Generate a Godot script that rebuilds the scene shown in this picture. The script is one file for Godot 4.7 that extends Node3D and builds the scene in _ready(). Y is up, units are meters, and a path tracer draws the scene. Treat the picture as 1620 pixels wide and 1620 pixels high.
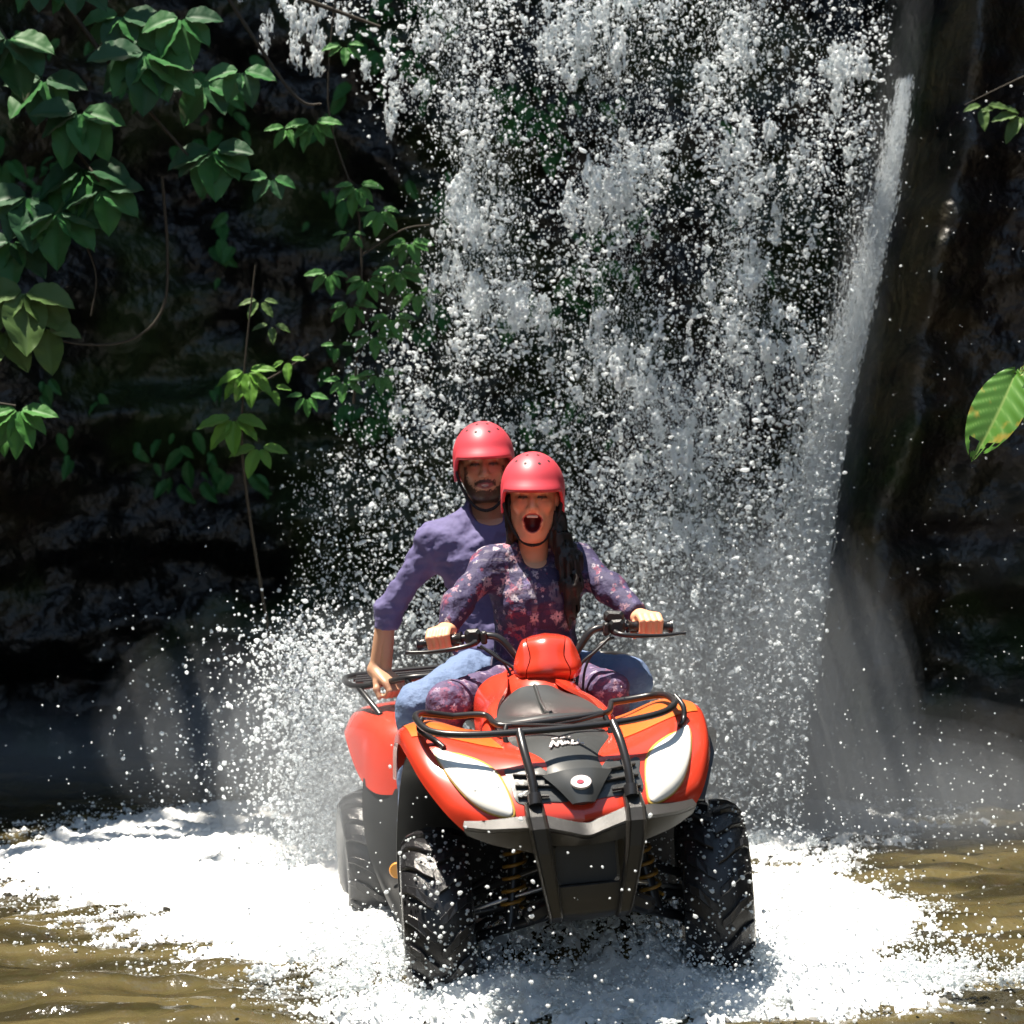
extends Node3D
# A quad bike with two riders bursting out of a waterfall pool.

const FOV := 24.3
const EYE := Vector3(0, 1.55, 6.92)
var bike_xf := Transform3D(Basis.from_euler(Vector3(deg_to_rad(-0.5), deg_to_rad(9.5), deg_to_rad(4.0))), Vector3(0.203, -0.08, 0))
var used := {}
var M := {}
var rng := RandomNumberGenerator.new()
var noise_a := FastNoiseLite.new()
var noise_b := FastNoiseLite.new()
var noise_c := FastNoiseLite.new()

# ------------------------------------------------------------------ mesh building
class MB:
	var v := PackedVector3Array()
	var c := PackedColorArray()
	var i := PackedInt32Array()
	var col := Color.WHITE
	var colored := false

	func vert(p: Vector3) -> int:
		v.append(p)
		if colored: c.append(col)
		return v.size() - 1

	func tri(a: int, b: int, d: int) -> void:
		i.append(a); i.append(b); i.append(d)

	func quad(a: int, b: int, d: int, e: int) -> void:
		i.append(a); i.append(b); i.append(d)
		i.append(a); i.append(d); i.append(e)

	func grid(rows: Array, closed := false, flip := false) -> void:
		var at := v.size()
		var n: int = rows[0].size()
		for r in rows:
			for p in r: vert(p)
		for j in rows.size() - 1:
			for k in (n if closed else n - 1):
				var a := at + j * n + k
				var b := at + j * n + (k + 1) % n
				if flip: quad(a, a + n, b + n, b)
				else: quad(a, b, b + n, a + n)

	func fan(ring: PackedVector3Array, flip := false) -> void:
		var m := Vector3.ZERO
		for p in ring: m += p
		var o := vert(m / ring.size())
		var at := v.size()
		for p in ring: vert(p)
		for k in ring.size():
			var a := at + k
			var b := at + (k + 1) % ring.size()
			if flip: tri(o, b, a)
			else: tri(o, a, b)

	func loft(rings: Array, caps := true) -> void:
		grid(rings, true)
		if caps:
			fan(rings[0], true)
			fan(rings[rings.size() - 1])

	func tube(path: PackedVector3Array, radius, sides := 8, caps := true) -> void:
		var rings := []
		var n := path.size()
		var up := Vector3.UP
		var t0 := (path[1] - path[0]).normalized()
		if absf(t0.dot(up)) > 0.9: up = Vector3.RIGHT
		var side := t0.cross(up).normalized()
		for k in n:
			var t := (path[mini(k + 1, n - 1)] - path[maxi(k - 1, 0)]).normalized()
			side = (side - t * side.dot(t)).normalized()
			var w := t.cross(side)
			var r: float = radius[k] if radius is Array or radius is PackedFloat32Array else radius
			var ring := PackedVector3Array()
			for s in sides:
				var a := TAU * s / sides
				ring.append(path[k] + (side * cos(a) + w * sin(a)) * r)
			rings.append(ring)
		loft(rings, caps)

	func box(center: Vector3, size: Vector3, basis := Basis.IDENTITY, bevel := 0.004) -> void:
		var h := size / 2
		var b := minf(bevel, minf(h.x, minf(h.y, h.z)) * 0.49)
		var rings := []
		for q in [[-h.z, b], [-h.z + b, 0.0], [h.z - b, 0.0], [h.z, b]]:
			var ring := PackedVector3Array()
			var x: float = h.x - q[1]
			var y: float = h.y - q[1]
			for e in [[x, y - b], [x - b, y], [-x + b, y], [-x, y - b], [-x, -y + b], [-x + b, -y], [x - b, -y], [x, -y + b]]:
				ring.append(center + basis * Vector3(e[0], e[1], q[0]))
			rings.append(ring)
		for k in 3:
			for s in 8:
				var at := v.size()
				vert(rings[k][s]); vert(rings[k][(s + 1) % 8]); vert(rings[k + 1][(s + 1) % 8]); vert(rings[k + 1][s])
				quad(at, at + 1, at + 2, at + 3)
		fan(rings[0], true)
		fan(rings[3])

	func ball(center: Vector3, radii: Vector3, basis := Basis.IDENTITY, n := 10) -> void:
		var rows := []
		for j in n + 1:
			var a := PI * j / n
			var r := PackedVector3Array()
			for k in n * 2:
				var t := TAU * k / (n * 2)
				r.append(center + basis * (Vector3(sin(a) * cos(t), cos(a), sin(a) * sin(t)) * radii))
			rows.append(r)
		grid(rows, true)

	func prism(poly: PackedVector2Array, depth: float, xf: Transform3D, bevel := 0.003) -> void:
		# an extruded outline with a small chamfer on its front edge; front is +z
		var m := Vector2.ZERO
		for p in poly: m += p
		m /= poly.size()
		var rings := []
		for q in [[0.0, 0.0], [depth - bevel, 0.0], [depth, bevel]]:
			var ring := PackedVector3Array()
			for p in poly:
				var d: Vector2 = p - (p - m).normalized() * q[1]
				ring.append(xf * Vector3(d.x, d.y, q[0]))
			rings.append(ring)
		var n := poly.size()
		for k in 2:
			for s in n:
				var at := v.size()
				vert(rings[k][s]); vert(rings[k][(s + 1) % n]); vert(rings[k + 1][(s + 1) % n]); vert(rings[k + 1][s])
				quad(at, at + 1, at + 2, at + 3)
		fan(rings[2])
		fan(rings[0], true)

	func patch(ctrl: Array, nu: int, nv: int, thick: float, out := Vector3.UP) -> void:
		# a smooth sheet through the control points, with thickness; its front looks towards out
		var rows := MB.smooth_rows(ctrl, nu, nv)
		var nn := []
		for j in rows.size():
			var r := PackedVector3Array()
			for k in rows[0].size():
				var du: Vector3 = rows[j][mini(k + 1, rows[0].size() - 1)] - rows[j][maxi(k - 1, 0)]
				var dv: Vector3 = rows[mini(j + 1, rows.size() - 1)][k] - rows[maxi(j - 1, 0)][k]
				var q := du.cross(dv).normalized()
				r.append(q)
			nn.append(r)
		var mid: Vector3 = nn[rows.size() / 2][rows[0].size() / 2]
		var sg := 1.0 if mid.dot(out) > 0 else -1.0
		var back := []
		for j in rows.size():
			var r := PackedVector3Array()
			for k in rows[0].size(): r.append(rows[j][k] - nn[j][k] * sg * thick)
			back.append(r)
		grid(rows, false, sg > 0)
		grid(back, false, sg < 0)
		var e := []
		var f := []
		var jn := rows.size() - 1
		var kn: int = rows[0].size() - 1
		for k in kn + 1: e.append(rows[0][k]); f.append(back[0][k])
		for j in range(1, jn + 1): e.append(rows[j][kn]); f.append(back[j][kn])
		for k in range(kn - 1, -1, -1): e.append(rows[jn][k]); f.append(back[jn][k])
		for j in range(jn - 1, -1, -1): e.append(rows[j][0]); f.append(back[j][0])
		grid([PackedVector3Array(e), PackedVector3Array(f)], false, sg < 0)

	static func cr(a: Vector3, b: Vector3, d: Vector3, e: Vector3, t: float) -> Vector3:
		return 0.5 * ((2.0 * b) + (d - a) * t + (2.0 * a - 5.0 * b + 4.0 * d - e) * t * t + (3.0 * b - a - 3.0 * d + e) * t * t * t)

	static func curve(p: Array, n: int) -> PackedVector3Array:
		# n points along a smooth line through all of p
		var o := PackedVector3Array()
		var last := p.size() - 1
		for k in n:
			var s := float(k) / (n - 1) * last
			var j := mini(int(s), last - 1)
			o.append(cr(p[maxi(j - 1, 0)], p[j], p[j + 1], p[mini(j + 2, last)], s - j))
		return o

	static func smooth_rows(ctrl: Array, nu: int, nv: int) -> Array:
		var first := []
		for r in ctrl: first.append(MB.curve(r, nu))
		var rows := []
		for j in nv: rows.append(PackedVector3Array())
		for k in nu:
			var column := []
			for r in first: column.append(r[k])
			var line := MB.curve(column, nv)
			for j in nv: rows[j].append(line[j])
		return rows

	func mirrored() -> MB:
		var o := MB.new()
		o.colored = colored
		o.c = c.duplicate()
		for p in v: o.v.append(Vector3(-p.x, p.y, p.z))
		for k in range(0, i.size(), 3):
			o.tri(i[k], i[k + 2], i[k + 1])
		return o

	func append(b: MB) -> void:
		var at := v.size()
		v.append_array(b.v)
		if colored: c.append_array(b.c)
		for k in b.i: i.append(at + k)

	func mesh(smooth := true) -> ArrayMesh:
		var a := []
		a.resize(Mesh.ARRAY_MAX)
		if smooth:
			var nn := PackedVector3Array()
			nn.resize(v.size())
			for k in range(0, i.size(), 3):
				var p := v[i[k]]
				var q := (v[i[k + 2]] - p).cross(v[i[k + 1]] - p)
				nn[i[k]] += q; nn[i[k + 1]] += q; nn[i[k + 2]] += q
			for k in nn.size(): nn[k] = nn[k].normalized() if nn[k].length_squared() > 1e-24 else Vector3.UP
			a[Mesh.ARRAY_VERTEX] = v
			a[Mesh.ARRAY_NORMAL] = nn
			a[Mesh.ARRAY_INDEX] = i
			if colored: a[Mesh.ARRAY_COLOR] = c
		else:
			var vv := PackedVector3Array()
			var nn := PackedVector3Array()
			var cc := PackedColorArray()
			for k in range(0, i.size(), 3):
				var q := (v[i[k + 2]] - v[i[k]]).cross(v[i[k + 1]] - v[i[k]]).normalized()
				for m in 3:
					vv.append(v[i[k + m]]); nn.append(q)
					if colored: cc.append(c[i[k + m]])
			a[Mesh.ARRAY_VERTEX] = vv
			a[Mesh.ARRAY_NORMAL] = nn
			if colored: a[Mesh.ARRAY_COLOR] = cc
		var m := ArrayMesh.new()
		m.add_surface_from_arrays(Mesh.PRIMITIVE_TRIANGLES, a)
		return m

# ------------------------------------------------------------------ a distance field meshed as surface nets
class Field:
	var lo: Vector3
	var s: float
	var nx: int
	var ny: int
	var nz: int
	var d := PackedFloat32Array()

	func _init(from: Vector3, to: Vector3, cell: float) -> void:
		lo = from
		s = cell
		nx = int(ceil((to.x - from.x) / cell)) + 1
		ny = int(ceil((to.y - from.y) / cell)) + 1
		nz = int(ceil((to.z - from.z) / cell)) + 1
		d.resize(nx * ny * nz)
		d.fill(1.0)

	func span(a: Vector3, b: Vector3, pad: float) -> Array:
		var p := (a.min(b) - Vector3.ONE * pad - lo) / s
		var q := (a.max(b) + Vector3.ONE * pad - lo) / s
		return [maxi(0, int(floor(p.x))), maxi(0, int(floor(p.y))), maxi(0, int(floor(p.z))), mini(nx - 1, int(ceil(q.x))), mini(ny - 1, int(ceil(q.y))), mini(nz - 1, int(ceil(q.z)))]

	func bone(a: Vector3, b: Vector3, ra: float, rb: float, k := 0.02) -> void:
		var w := span(a, b, maxf(ra, rb) + k + s * 2)
		var ab := b - a
		var l := maxf(ab.length_squared(), 1e-9)
		for z in range(w[2], w[5] + 1):
			for y in range(w[1], w[4] + 1):
				var row := (z * ny + y) * nx
				for x in range(w[0], w[3] + 1):
					var p := lo + Vector3(x, y, z) * s - a
					var h := clampf(p.dot(ab) / l, 0, 1)
					var e := (p - ab * h).length() - lerpf(ra, rb, h)
					var o := d[row + x]
					var g := maxf(k - absf(e - o), 0.0) / k
					d[row + x] = minf(e, o) - g * g * k * 0.25

	func chain(points: Array, radii: Array, k := 0.02) -> void:
		for j in points.size() - 1: bone(points[j], points[j + 1], radii[j], radii[j + 1], k)

	func egg(c: Vector3, r: Vector3, k := 0.02, cut := false, turn := Basis.IDENTITY) -> void:
		var big := maxf(r.x, maxf(r.y, r.z))
		var w := span(c, c, big + k + s * 2)
		var inv := turn.inverse()
		for z in range(w[2], w[5] + 1):
			for y in range(w[1], w[4] + 1):
				var row := (z * ny + y) * nx
				for x in range(w[0], w[3] + 1):
					var p := inv * (lo + Vector3(x, y, z) * s - c)
					var k0 := (p / r).length()
					var k1 := (p / (r * r)).length()
					var e := k0 * (k0 - 1.0) / maxf(k1, 1e-6)
					var o := d[row + x]
					if cut:
						e = -e
						var g := maxf(k - absf(e - o), 0.0) / k
						d[row + x] = maxf(e, o) + g * g * k * 0.25
					else:
						var g := maxf(k - absf(e - o), 0.0) / k
						d[row + x] = minf(e, o) - g * g * k * 0.25

	func slice(at: Vector3, n: Vector3, reach := 10.0, round_at := Vector3.ZERO) -> void:
		# takes away what lies beyond the plane, within reach of at
		for z in nz:
			for y in ny:
				var row := (z * ny + y) * nx
				for x in nx:
					var p := lo + Vector3(x, y, z) * s
					if reach < 5.0 and p.distance_squared_to(at) > reach * reach: continue
					d[row + x] = maxf(d[row + x], (p - at).dot(n))

	func ripple(f: Callable, near := 0.05) -> void:
		for z in nz:
			for y in ny:
				var row := (z * ny + y) * nx
				for x in nx:
					if absf(d[row + x]) < near: d[row + x] += f.call(lo + Vector3(x, y, z) * s)

	func into(m: MB, paint = null) -> void:
		var where := PackedInt32Array()
		where.resize(nx * ny * nz)
		where.fill(-1)
		var step := [0, 1, nx, nx + 1, nx * ny, nx * ny + 1, nx * ny + nx, nx * ny + nx + 1]
		var corner := [Vector3(0, 0, 0), Vector3(1, 0, 0), Vector3(0, 1, 0), Vector3(1, 1, 0), Vector3(0, 0, 1), Vector3(1, 0, 1), Vector3(0, 1, 1), Vector3(1, 1, 1)]
		var edges := [[0, 1], [2, 3], [4, 5], [6, 7], [0, 2], [1, 3], [4, 6], [5, 7], [0, 4], [1, 5], [2, 6], [3, 7]]
		var far := s * 2.5
		for z in nz - 1:
			for y in ny - 1:
				var row := (z * ny + y) * nx
				for x in nx - 1:
					var at := row + x
					if absf(d[at]) > far: continue
					var inside := 0
					for k in 8:
						if d[at + step[k]] < 0.0: inside += 1
					if inside == 0 or inside == 8: continue
					var sum := Vector3.ZERO
					var n := 0
					for e in edges:
						var p := d[at + step[e[0]]]
						var q := d[at + step[e[1]]]
						if (p < 0.0) != (q < 0.0):
							var t := p / (p - q)
							sum += (corner[e[0]] as Vector3).lerp(corner[e[1]], t)
							n += 1
					var pos := lo + (Vector3(x, y, z) + sum / n) * s
					if paint != null: m.col = paint.call(pos)
					where[at] = m.vert(pos)
		for z in range(1, nz - 1):
			for y in range(1, ny - 1):
				var row := (z * ny + y) * nx
				for x in range(1, nx - 1):
					var at := row + x
					var a := d[at]
					if absf(a) > far: continue
					if (a < 0.0) != (d[at + 1] < 0.0):
						face(m, where, at, at - nx, at - nx - nx * ny, at - nx * ny, a < 0.0)
					if (a < 0.0) != (d[at + nx] < 0.0):
						face(m, where, at, at - nx * ny, at - nx * ny - 1, at - 1, a < 0.0)
					if (a < 0.0) != (d[at + nx * ny] < 0.0):
						face(m, where, at, at - 1, at - 1 - nx, at - nx, a < 0.0)

	func face(m: MB, w: PackedInt32Array, a: int, b: int, e: int, f: int, out: bool) -> void:
		var p := w[a]; var q := w[b]; var r := w[e]; var t := w[f]
		if p < 0 or q < 0 or r < 0 or t < 0: return
		if out: m.quad(p, t, r, q)
		else: m.quad(p, q, r, t)

# ------------------------------------------------------------------ naming and placing
func numbered(called: String) -> String:
	var n: int = used.get(called, 0)
	used[called] = n + 1
	return called if n == 0 else "%s_%03d" % [called, n]

func tag(o: Node, label: String, category: String, group := "", kind := "") -> Node:
	if label: o.set_meta("label", label)
	if category: o.set_meta("category", category)
	if group: o.set_meta("group", group)
	if kind: o.set_meta("kind", kind)
	return o

func thing(called: String, label: String, category: String, at := Transform3D.IDENTITY, group := "") -> Node3D:
	var o := Node3D.new()
	o.name = numbered(called)
	add_child(o)
	o.transform = at
	tag(o, label, category, group)
	return o

func part(called: String, mesh, mat: Material, parent: Node, at := Transform3D.IDENTITY, smooth := true) -> MeshInstance3D:
	var o := MeshInstance3D.new()
	var n := 0
	var name_ := called
	while parent.has_node(name_):
		n += 1
		name_ = "%s_%03d" % [called, n]
	o.name = name_
	o.mesh = mesh.mesh(smooth) if mesh is MB else mesh
	o.material_override = mat
	o.transform = at
	parent.add_child(o, true)
	return o

func group_node(called: String, parent: Node, at := Transform3D.IDENTITY) -> Node3D:
	var o := Node3D.new()
	var n := 0
	var name_ := called
	while parent.has_node(name_):
		n += 1
		name_ = "%s_%03d" % [called, n]
	o.name = name_
	o.transform = at
	parent.add_child(o, true)
	return o

func copies(called: String, mesh: Mesh, mat: Material, xfs: Array, parent: Node) -> MultiMeshInstance3D:
	var mm := MultiMesh.new()
	mm.transform_format = MultiMesh.TRANSFORM_3D
	mm.mesh = mesh
	mm.instance_count = xfs.size()
	for k in xfs.size(): mm.set_instance_transform(k, xfs[k])
	var o := MultiMeshInstance3D.new()
	o.name = called
	o.multimesh = mm
	o.material_override = mat
	o.set_meta("kind", "stuff")
	parent.add_child(o, true)
	return o

func spin() -> Basis:
	return Basis.from_euler(Vector3(rng.randf() * TAU, rng.randf() * TAU, rng.randf() * TAU))

func mat(called: String, color: Color, rough := 0.5, metal := 0.0) -> StandardMaterial3D:
	# color holds linear, real-world reflectance
	var m := StandardMaterial3D.new()
	m.resource_name = called
	m.albedo_color = color.linear_to_srgb()
	m.roughness = rough
	m.metallic = metal
	M[called] = m
	return m

func bumpy(m: StandardMaterial3D, freq: float, strength: float, scale: float, octaves := 4, seed_ := 1) -> void:
	var n := FastNoiseLite.new()
	n.seed = seed_
	n.noise_type = FastNoiseLite.TYPE_SIMPLEX_SMOOTH
	n.frequency = freq
	n.fractal_octaves = octaves
	var t := NoiseTexture2D.new()
	t.width = 512
	t.height = 512
	t.seamless = true
	t.as_normal_map = true
	t.bump_strength = strength
	t.noise = n
	m.normal_enabled = true
	m.normal_texture = t
	m.uv1_triplanar = true
	m.uv1_scale = Vector3.ONE * scale

func near(p: float, a: float, b: float) -> float:
	return smoothstep(a, b, p)

func _ready() -> void:
	var cam := Camera3D.new()
	cam.name = "camera"
	cam.position = EYE
	cam.rotation_degrees.x = -1.75
	cam.fov = FOV
	cam.near = 0.1
	cam.far = 200.0
	var lens := CameraAttributesPhysical.new()
	lens.frustum_focal_length = 55.74
	lens.frustum_near = 0.1
	lens.frustum_far = 200.0
	lens.frustum_focus_distance = 7.3
	lens.exposure_aperture = 2.6
	cam.attributes = lens
	add_child(cam)
	var sky_m := ProceduralSkyMaterial.new()
	sky_m.sky_top_color = Color(0.50, 0.60, 0.72)
	sky_m.sky_horizon_color = Color(0.72, 0.78, 0.82)
	sky_m.ground_bottom_color = Color(0.08, 0.07, 0.05)
	sky_m.ground_horizon_color = Color(0.2, 0.2, 0.17)
	sky_m.sky_energy_multiplier = 0.8
	var sky := Sky.new()
	sky.sky_material = sky_m
	var env := Environment.new()
	env.background_mode = Environment.BG_SKY
	env.sky = sky
	env.tonemap_mode = Environment.TONE_MAPPER_LINEAR
	env.tonemap_exposure = 2.4
	env.sdfgi_enabled = true
	env.ssao_enabled = true
	env.ssil_enabled = true
	env.volumetric_fog_enabled = true
	env.volumetric_fog_density = 0.0
	var we := WorldEnvironment.new()
	we.name = "world_environment"
	we.environment = env
	add_child(we)
	var sun := DirectionalLight3D.new()
	sun.name = "sun"
	sun.light_color = Color(1.0, 0.96, 0.9)
	sun.light_energy = 1.6
	sun.light_angular_distance = 0.5
	sun.shadow_enabled = true
	sun.look_at_from_position(Vector3(-0.27, 0.95, -0.02), Vector3.ZERO, Vector3.FORWARD)
	add_child(sun)

	rng.seed = 41
	noise_a.seed = 3; noise_a.frequency = 1.0; noise_a.fractal_octaves = 4
	noise_b.seed = 11; noise_b.frequency = 1.0; noise_b.fractal_octaves = 3
	noise_c.seed = 23; noise_c.frequency = 1.0; noise_c.fractal_octaves = 1
	materials()
	rocks()
	river()
	falls()
	plants()
	quad_bike()
	driver()
	passenger()
	spray()
	mist()

func materials() -> void:
	var m := mat("wet_rock", Color(0.9, 0.9, 0.9), 0.42)
	m.vertex_color_use_as_albedo = true
	bumpy(m, 0.02, 14.0, 0.7, 5, 5)
	m = mat("river_water", Color(1, 1, 1), 0.16)
	m.vertex_color_use_as_albedo = true
	bumpy(m, 0.018, 6.0, 1.6, 5, 8)
	m = mat("white_water", Color(0.86, 0.88, 0.88), 0.6)
	m.backlight_enabled = true
	m.backlight = Color(0.6, 0.6, 0.6)
	bumpy(m, 0.05, 3.0, 4.0, 4, 9)
	m = mat("drop_water", Color(0.80, 0.88, 0.93), 0.25)
	m.backlight_enabled = true
	m.backlight = Color(1.0, 1.0, 1.0)
	m = mat("lace_water", Color(0.82, 0.90, 0.94), 0.3)
	m.backlight_enabled = true
	m.backlight = Color(1.0, 1.0, 1.0)
	for q in [["dark_leaf", Color(0.030, 0.125, 0.032)], ["deep_leaf", Color(0.017, 0.070, 0.026)], ["mid_leaf", Color(0.045, 0.16, 0.03)], ["bright_leaf", Color(0.085, 0.21, 0.022)], ["yellow_leaf", Color(0.060, 0.115, 0.028)]]:
		m = mat(q[0], q[1], 0.52)
		m.metallic_specular = 0.35
		m.backlight_enabled = true
		m.backlight = Color(0.35, 0.35, 0.3)
	m = mat("damaged_leaf", Color(1, 1, 1), 0.4)
	m.vertex_color_use_as_albedo = true
	m.backlight_enabled = true
	m.backlight = Color(0.5, 0.5, 0.4)
	mat("twig", Color(0.035, 0.028, 0.018), 0.8)
	m = mat("red_plastic", Color(0.62, 0.048, 0.022), 0.26)
	m.clearcoat_enabled = true
	m.clearcoat = 0.6
	m.clearcoat_roughness = 0.12
	m = mat("orange_sunlight", Color(0.76, 0.145, 0.014), 0.28)  # red plastic bleached by the sun, painted as orange
	m.clearcoat_enabled = true
	m.clearcoat = 0.5
	m = mat("black_plastic", Color(0.020, 0.021, 0.022), 0.34)
	bumpy(m, 0.2, 1.2, 6.0, 2, 4)
	mat("gloss_black", Color(0.052, 0.055, 0.056), 0.3)
	m = mat("grey_plastic", Color(0.032, 0.030, 0.028), 0.36)
	bumpy(m, 0.2, 1.5, 6.0, 2, 4)
	m = mat("rubber", Color(0.020, 0.020, 0.022), 0.2)
	bumpy(m, 0.15, 2.0, 5.0, 3, 6)
	mat("black_metal", Color(0.022, 0.022, 0.024), 0.3, 0.1)
	mat("steel", Color(0.45, 0.45, 0.46), 0.3, 1.0)
	mat("spring_yellow", Color(0.26, 0.14, 0.02), 0.4)
	mat("lamp_reflector", Color(0.88, 0.87, 0.82), 0.12)
	mat("lamp_rim", Color(0.55, 0.38, 0.08), 0.3)
	mat("amber", Color(0.75, 0.33, 0.06), 0.2)
	mat("badge_white", Color(0.85, 0.78, 0.78), 0.4)
	mat("badge_red", Color(0.55, 0.06, 0.10), 0.4)
	m = mat("helmet_red", Color(0.66, 0.060, 0.085), 0.5)
	m.clearcoat_enabled = true
	m.clearcoat = 0.35
	m.clearcoat_roughness = 0.3
	m = mat("skin", Color(1, 1, 1), 0.45)
	m.vertex_color_use_as_albedo = true
	bumpy(m, 0.2, 0.8, 9.0, 2, 14)
	m = mat("hair", Color(0.016, 0.010, 0.007), 0.55)
	m = mat("lavender_cloth", Color(0.112, 0.100, 0.225), 0.8)
	bumpy(m, 0.016, 6.0, 1.8, 3, 15)
	m = mat("denim", Color(0.13, 0.19, 0.33), 0.8)
	bumpy(m, 0.02, 8.0, 2.5, 4, 16)
	m = mat("floral_cloth", Color(1, 1, 1), 0.75)
	m.albedo_texture = floral(Color(0.042, 0.034, 0.090), [Color(0.70, 0.42, 0.46), Color(0.75, 0.68, 0.72), Color(0.42, 0.05, 0.08), Color(0.16, 0.13, 0.30)], 210)
	bumpy(m, 0.02, 8.0, 2.2, 4, 17)
	m = mat("floral_trousers", Color(1, 1, 1), 0.75)
	m.albedo_texture = floral(Color(0.085, 0.060, 0.135), [Color(0.30, 0.20, 0.33), Color(0.55, 0.46, 0.56), Color(0.05, 0.03, 0.08), Color(0.35, 0.08, 0.13)], 300)
	bumpy(m, 0.02, 8.0, 2.2, 4, 18)
	mat("strap", Color(0.012, 0.012, 0.014), 0.7)
	mat("tooth", Color(0.75, 0.70, 0.62), 0.3)
	mat("shoe", Color(0.03, 0.03, 0.035), 0.6)
	for k in ["skin", "rubber", "black_plastic", "grey_plastic"]: M[k].uv1_world_triplanar = false

func floral(ground: Color, tints: Array, count: int) -> ImageTexture:
	# a printed cloth: scattered blossoms of five uneven petals and small leaves, wrapping at its borders
	var n := 512
	var im := Image.create(n, n, false, Image.FORMAT_RGB8)
	im.fill(ground.linear_to_srgb())
	var r := RandomNumberGenerator.new()
	r.seed = 77
	for k in count:
		var cx := r.randf() * n
		var cy := r.randf() * n
		var big := r.randf_range(7, 24) * (1.0 if r.randf() < 0.5 else 0.55)
		var turn := r.randf() * TAU
		var petals := r.randi_range(3, 6)
		var tint: Color = tints[r.randi() % tints.size()]
		var b := int(big * 1.3) + 1
		for y in range(-b, b + 1):
			for x in range(-b, b + 1):
				var a := atan2(y, x) + turn
				var l := Vector2(x, y).length()
				var edge := big * (0.55 + 0.45 * absf(cos(a * petals * 0.5))) * (0.85 + 0.15 * sin(a * 9.0 + k))
				if l < edge:
					var t := tint.lerp(ground, 0.5 * l / edge * (0.4 + 0.6 * absf(sin(a * petals * 2.0))))
					if l < big * 0.16: t = ground
					im.set_pixel(posmod(int(cx) + x, n), posmod(int(cy) + y, n), t.linear_to_srgb())
	return ImageTexture.create_from_image(im)

# ------------------------------------------------------------------ rock walls of the gorge
func cliff_z(x: float, y: float) -> float:
	var edge := 1.17 + 0.18 * minf(y, 6.0) + 0.05 * noise_c.get_noise_2d(y * 1.3, 4.0)
	var s := smoothstep(-0.10, 0.28, x - edge)
	var z := lerpf(-5.2, -3.45, s)
	z += 0.55 * smoothstep(0.6, 1.7, x - edge) - 0.25 * smoothstep(0.25, 0.6, x - edge)
	z += 1.4 * smoothstep(-1.6, -3.4, x) * smoothstep(0.2, 1.6, y)                                   # the bank comes forward on the left
	z += maxf(0.0, y - 4.5) * 0.75 * smoothstep(3.0, 1.0, absf(x - 0.3))    # the lip that the water falls from
	var ledge := noise_a.get_noise_3d(x * 0.55, y * 1.7, 1.0) * 0.34
	var cut := absf(noise_b.get_noise_3d(x * 1.1 + y * 0.5, y * 0.7, 7.0)) * 0.22
	ledge *= lerpf(1.0, 0.45, smoothstep(1.2, 1.7, x) * smoothstep(0.8, 1.6, y))
	return z + ledge - cut + noise_a.get_noise_3d(x * 3.1, y * 4.4, 3.0) * 0.09

func rock_tint(x: float, y: float, z: float) -> Color:
	var a := noise_b.get_noise_3d(x * 1.2, y * 1.2, z)
	var b := noise_a.get_noise_3d(x * 3.0, y * 3.0, z + 20.0)
	var t := Color(0.020, 0.019, 0.017).lerp(Color(0.060, 0.045, 0.030), smoothstep(0.05, 0.5, a + b * 0.5))
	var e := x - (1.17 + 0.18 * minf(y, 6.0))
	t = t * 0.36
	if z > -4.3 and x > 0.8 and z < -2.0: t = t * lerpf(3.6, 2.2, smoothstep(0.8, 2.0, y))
	if z < -2.5 and z > -4.3: t = t.lerp(Color(0.11, 0.09, 0.05), smoothstep(-0.12, 0.02, e) * smoothstep(0.34, 0.12, e) * smoothstep(-0.3, 0.3, a + 0.5 * b))  # buttress edge painted a lighter brown, standing for light on it
	return t.lerp(Color(0.022, 0.036, 0.012), smoothstep(0.0, 0.4, noise_b.get_noise_3d(x * 0.9, y * 0.9, z + 40.0) + 0.3 * b + 0.25 * smoothstep(1.0, 0.2, x) * smoothstep(-1.6, -0.8, x)))

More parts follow.
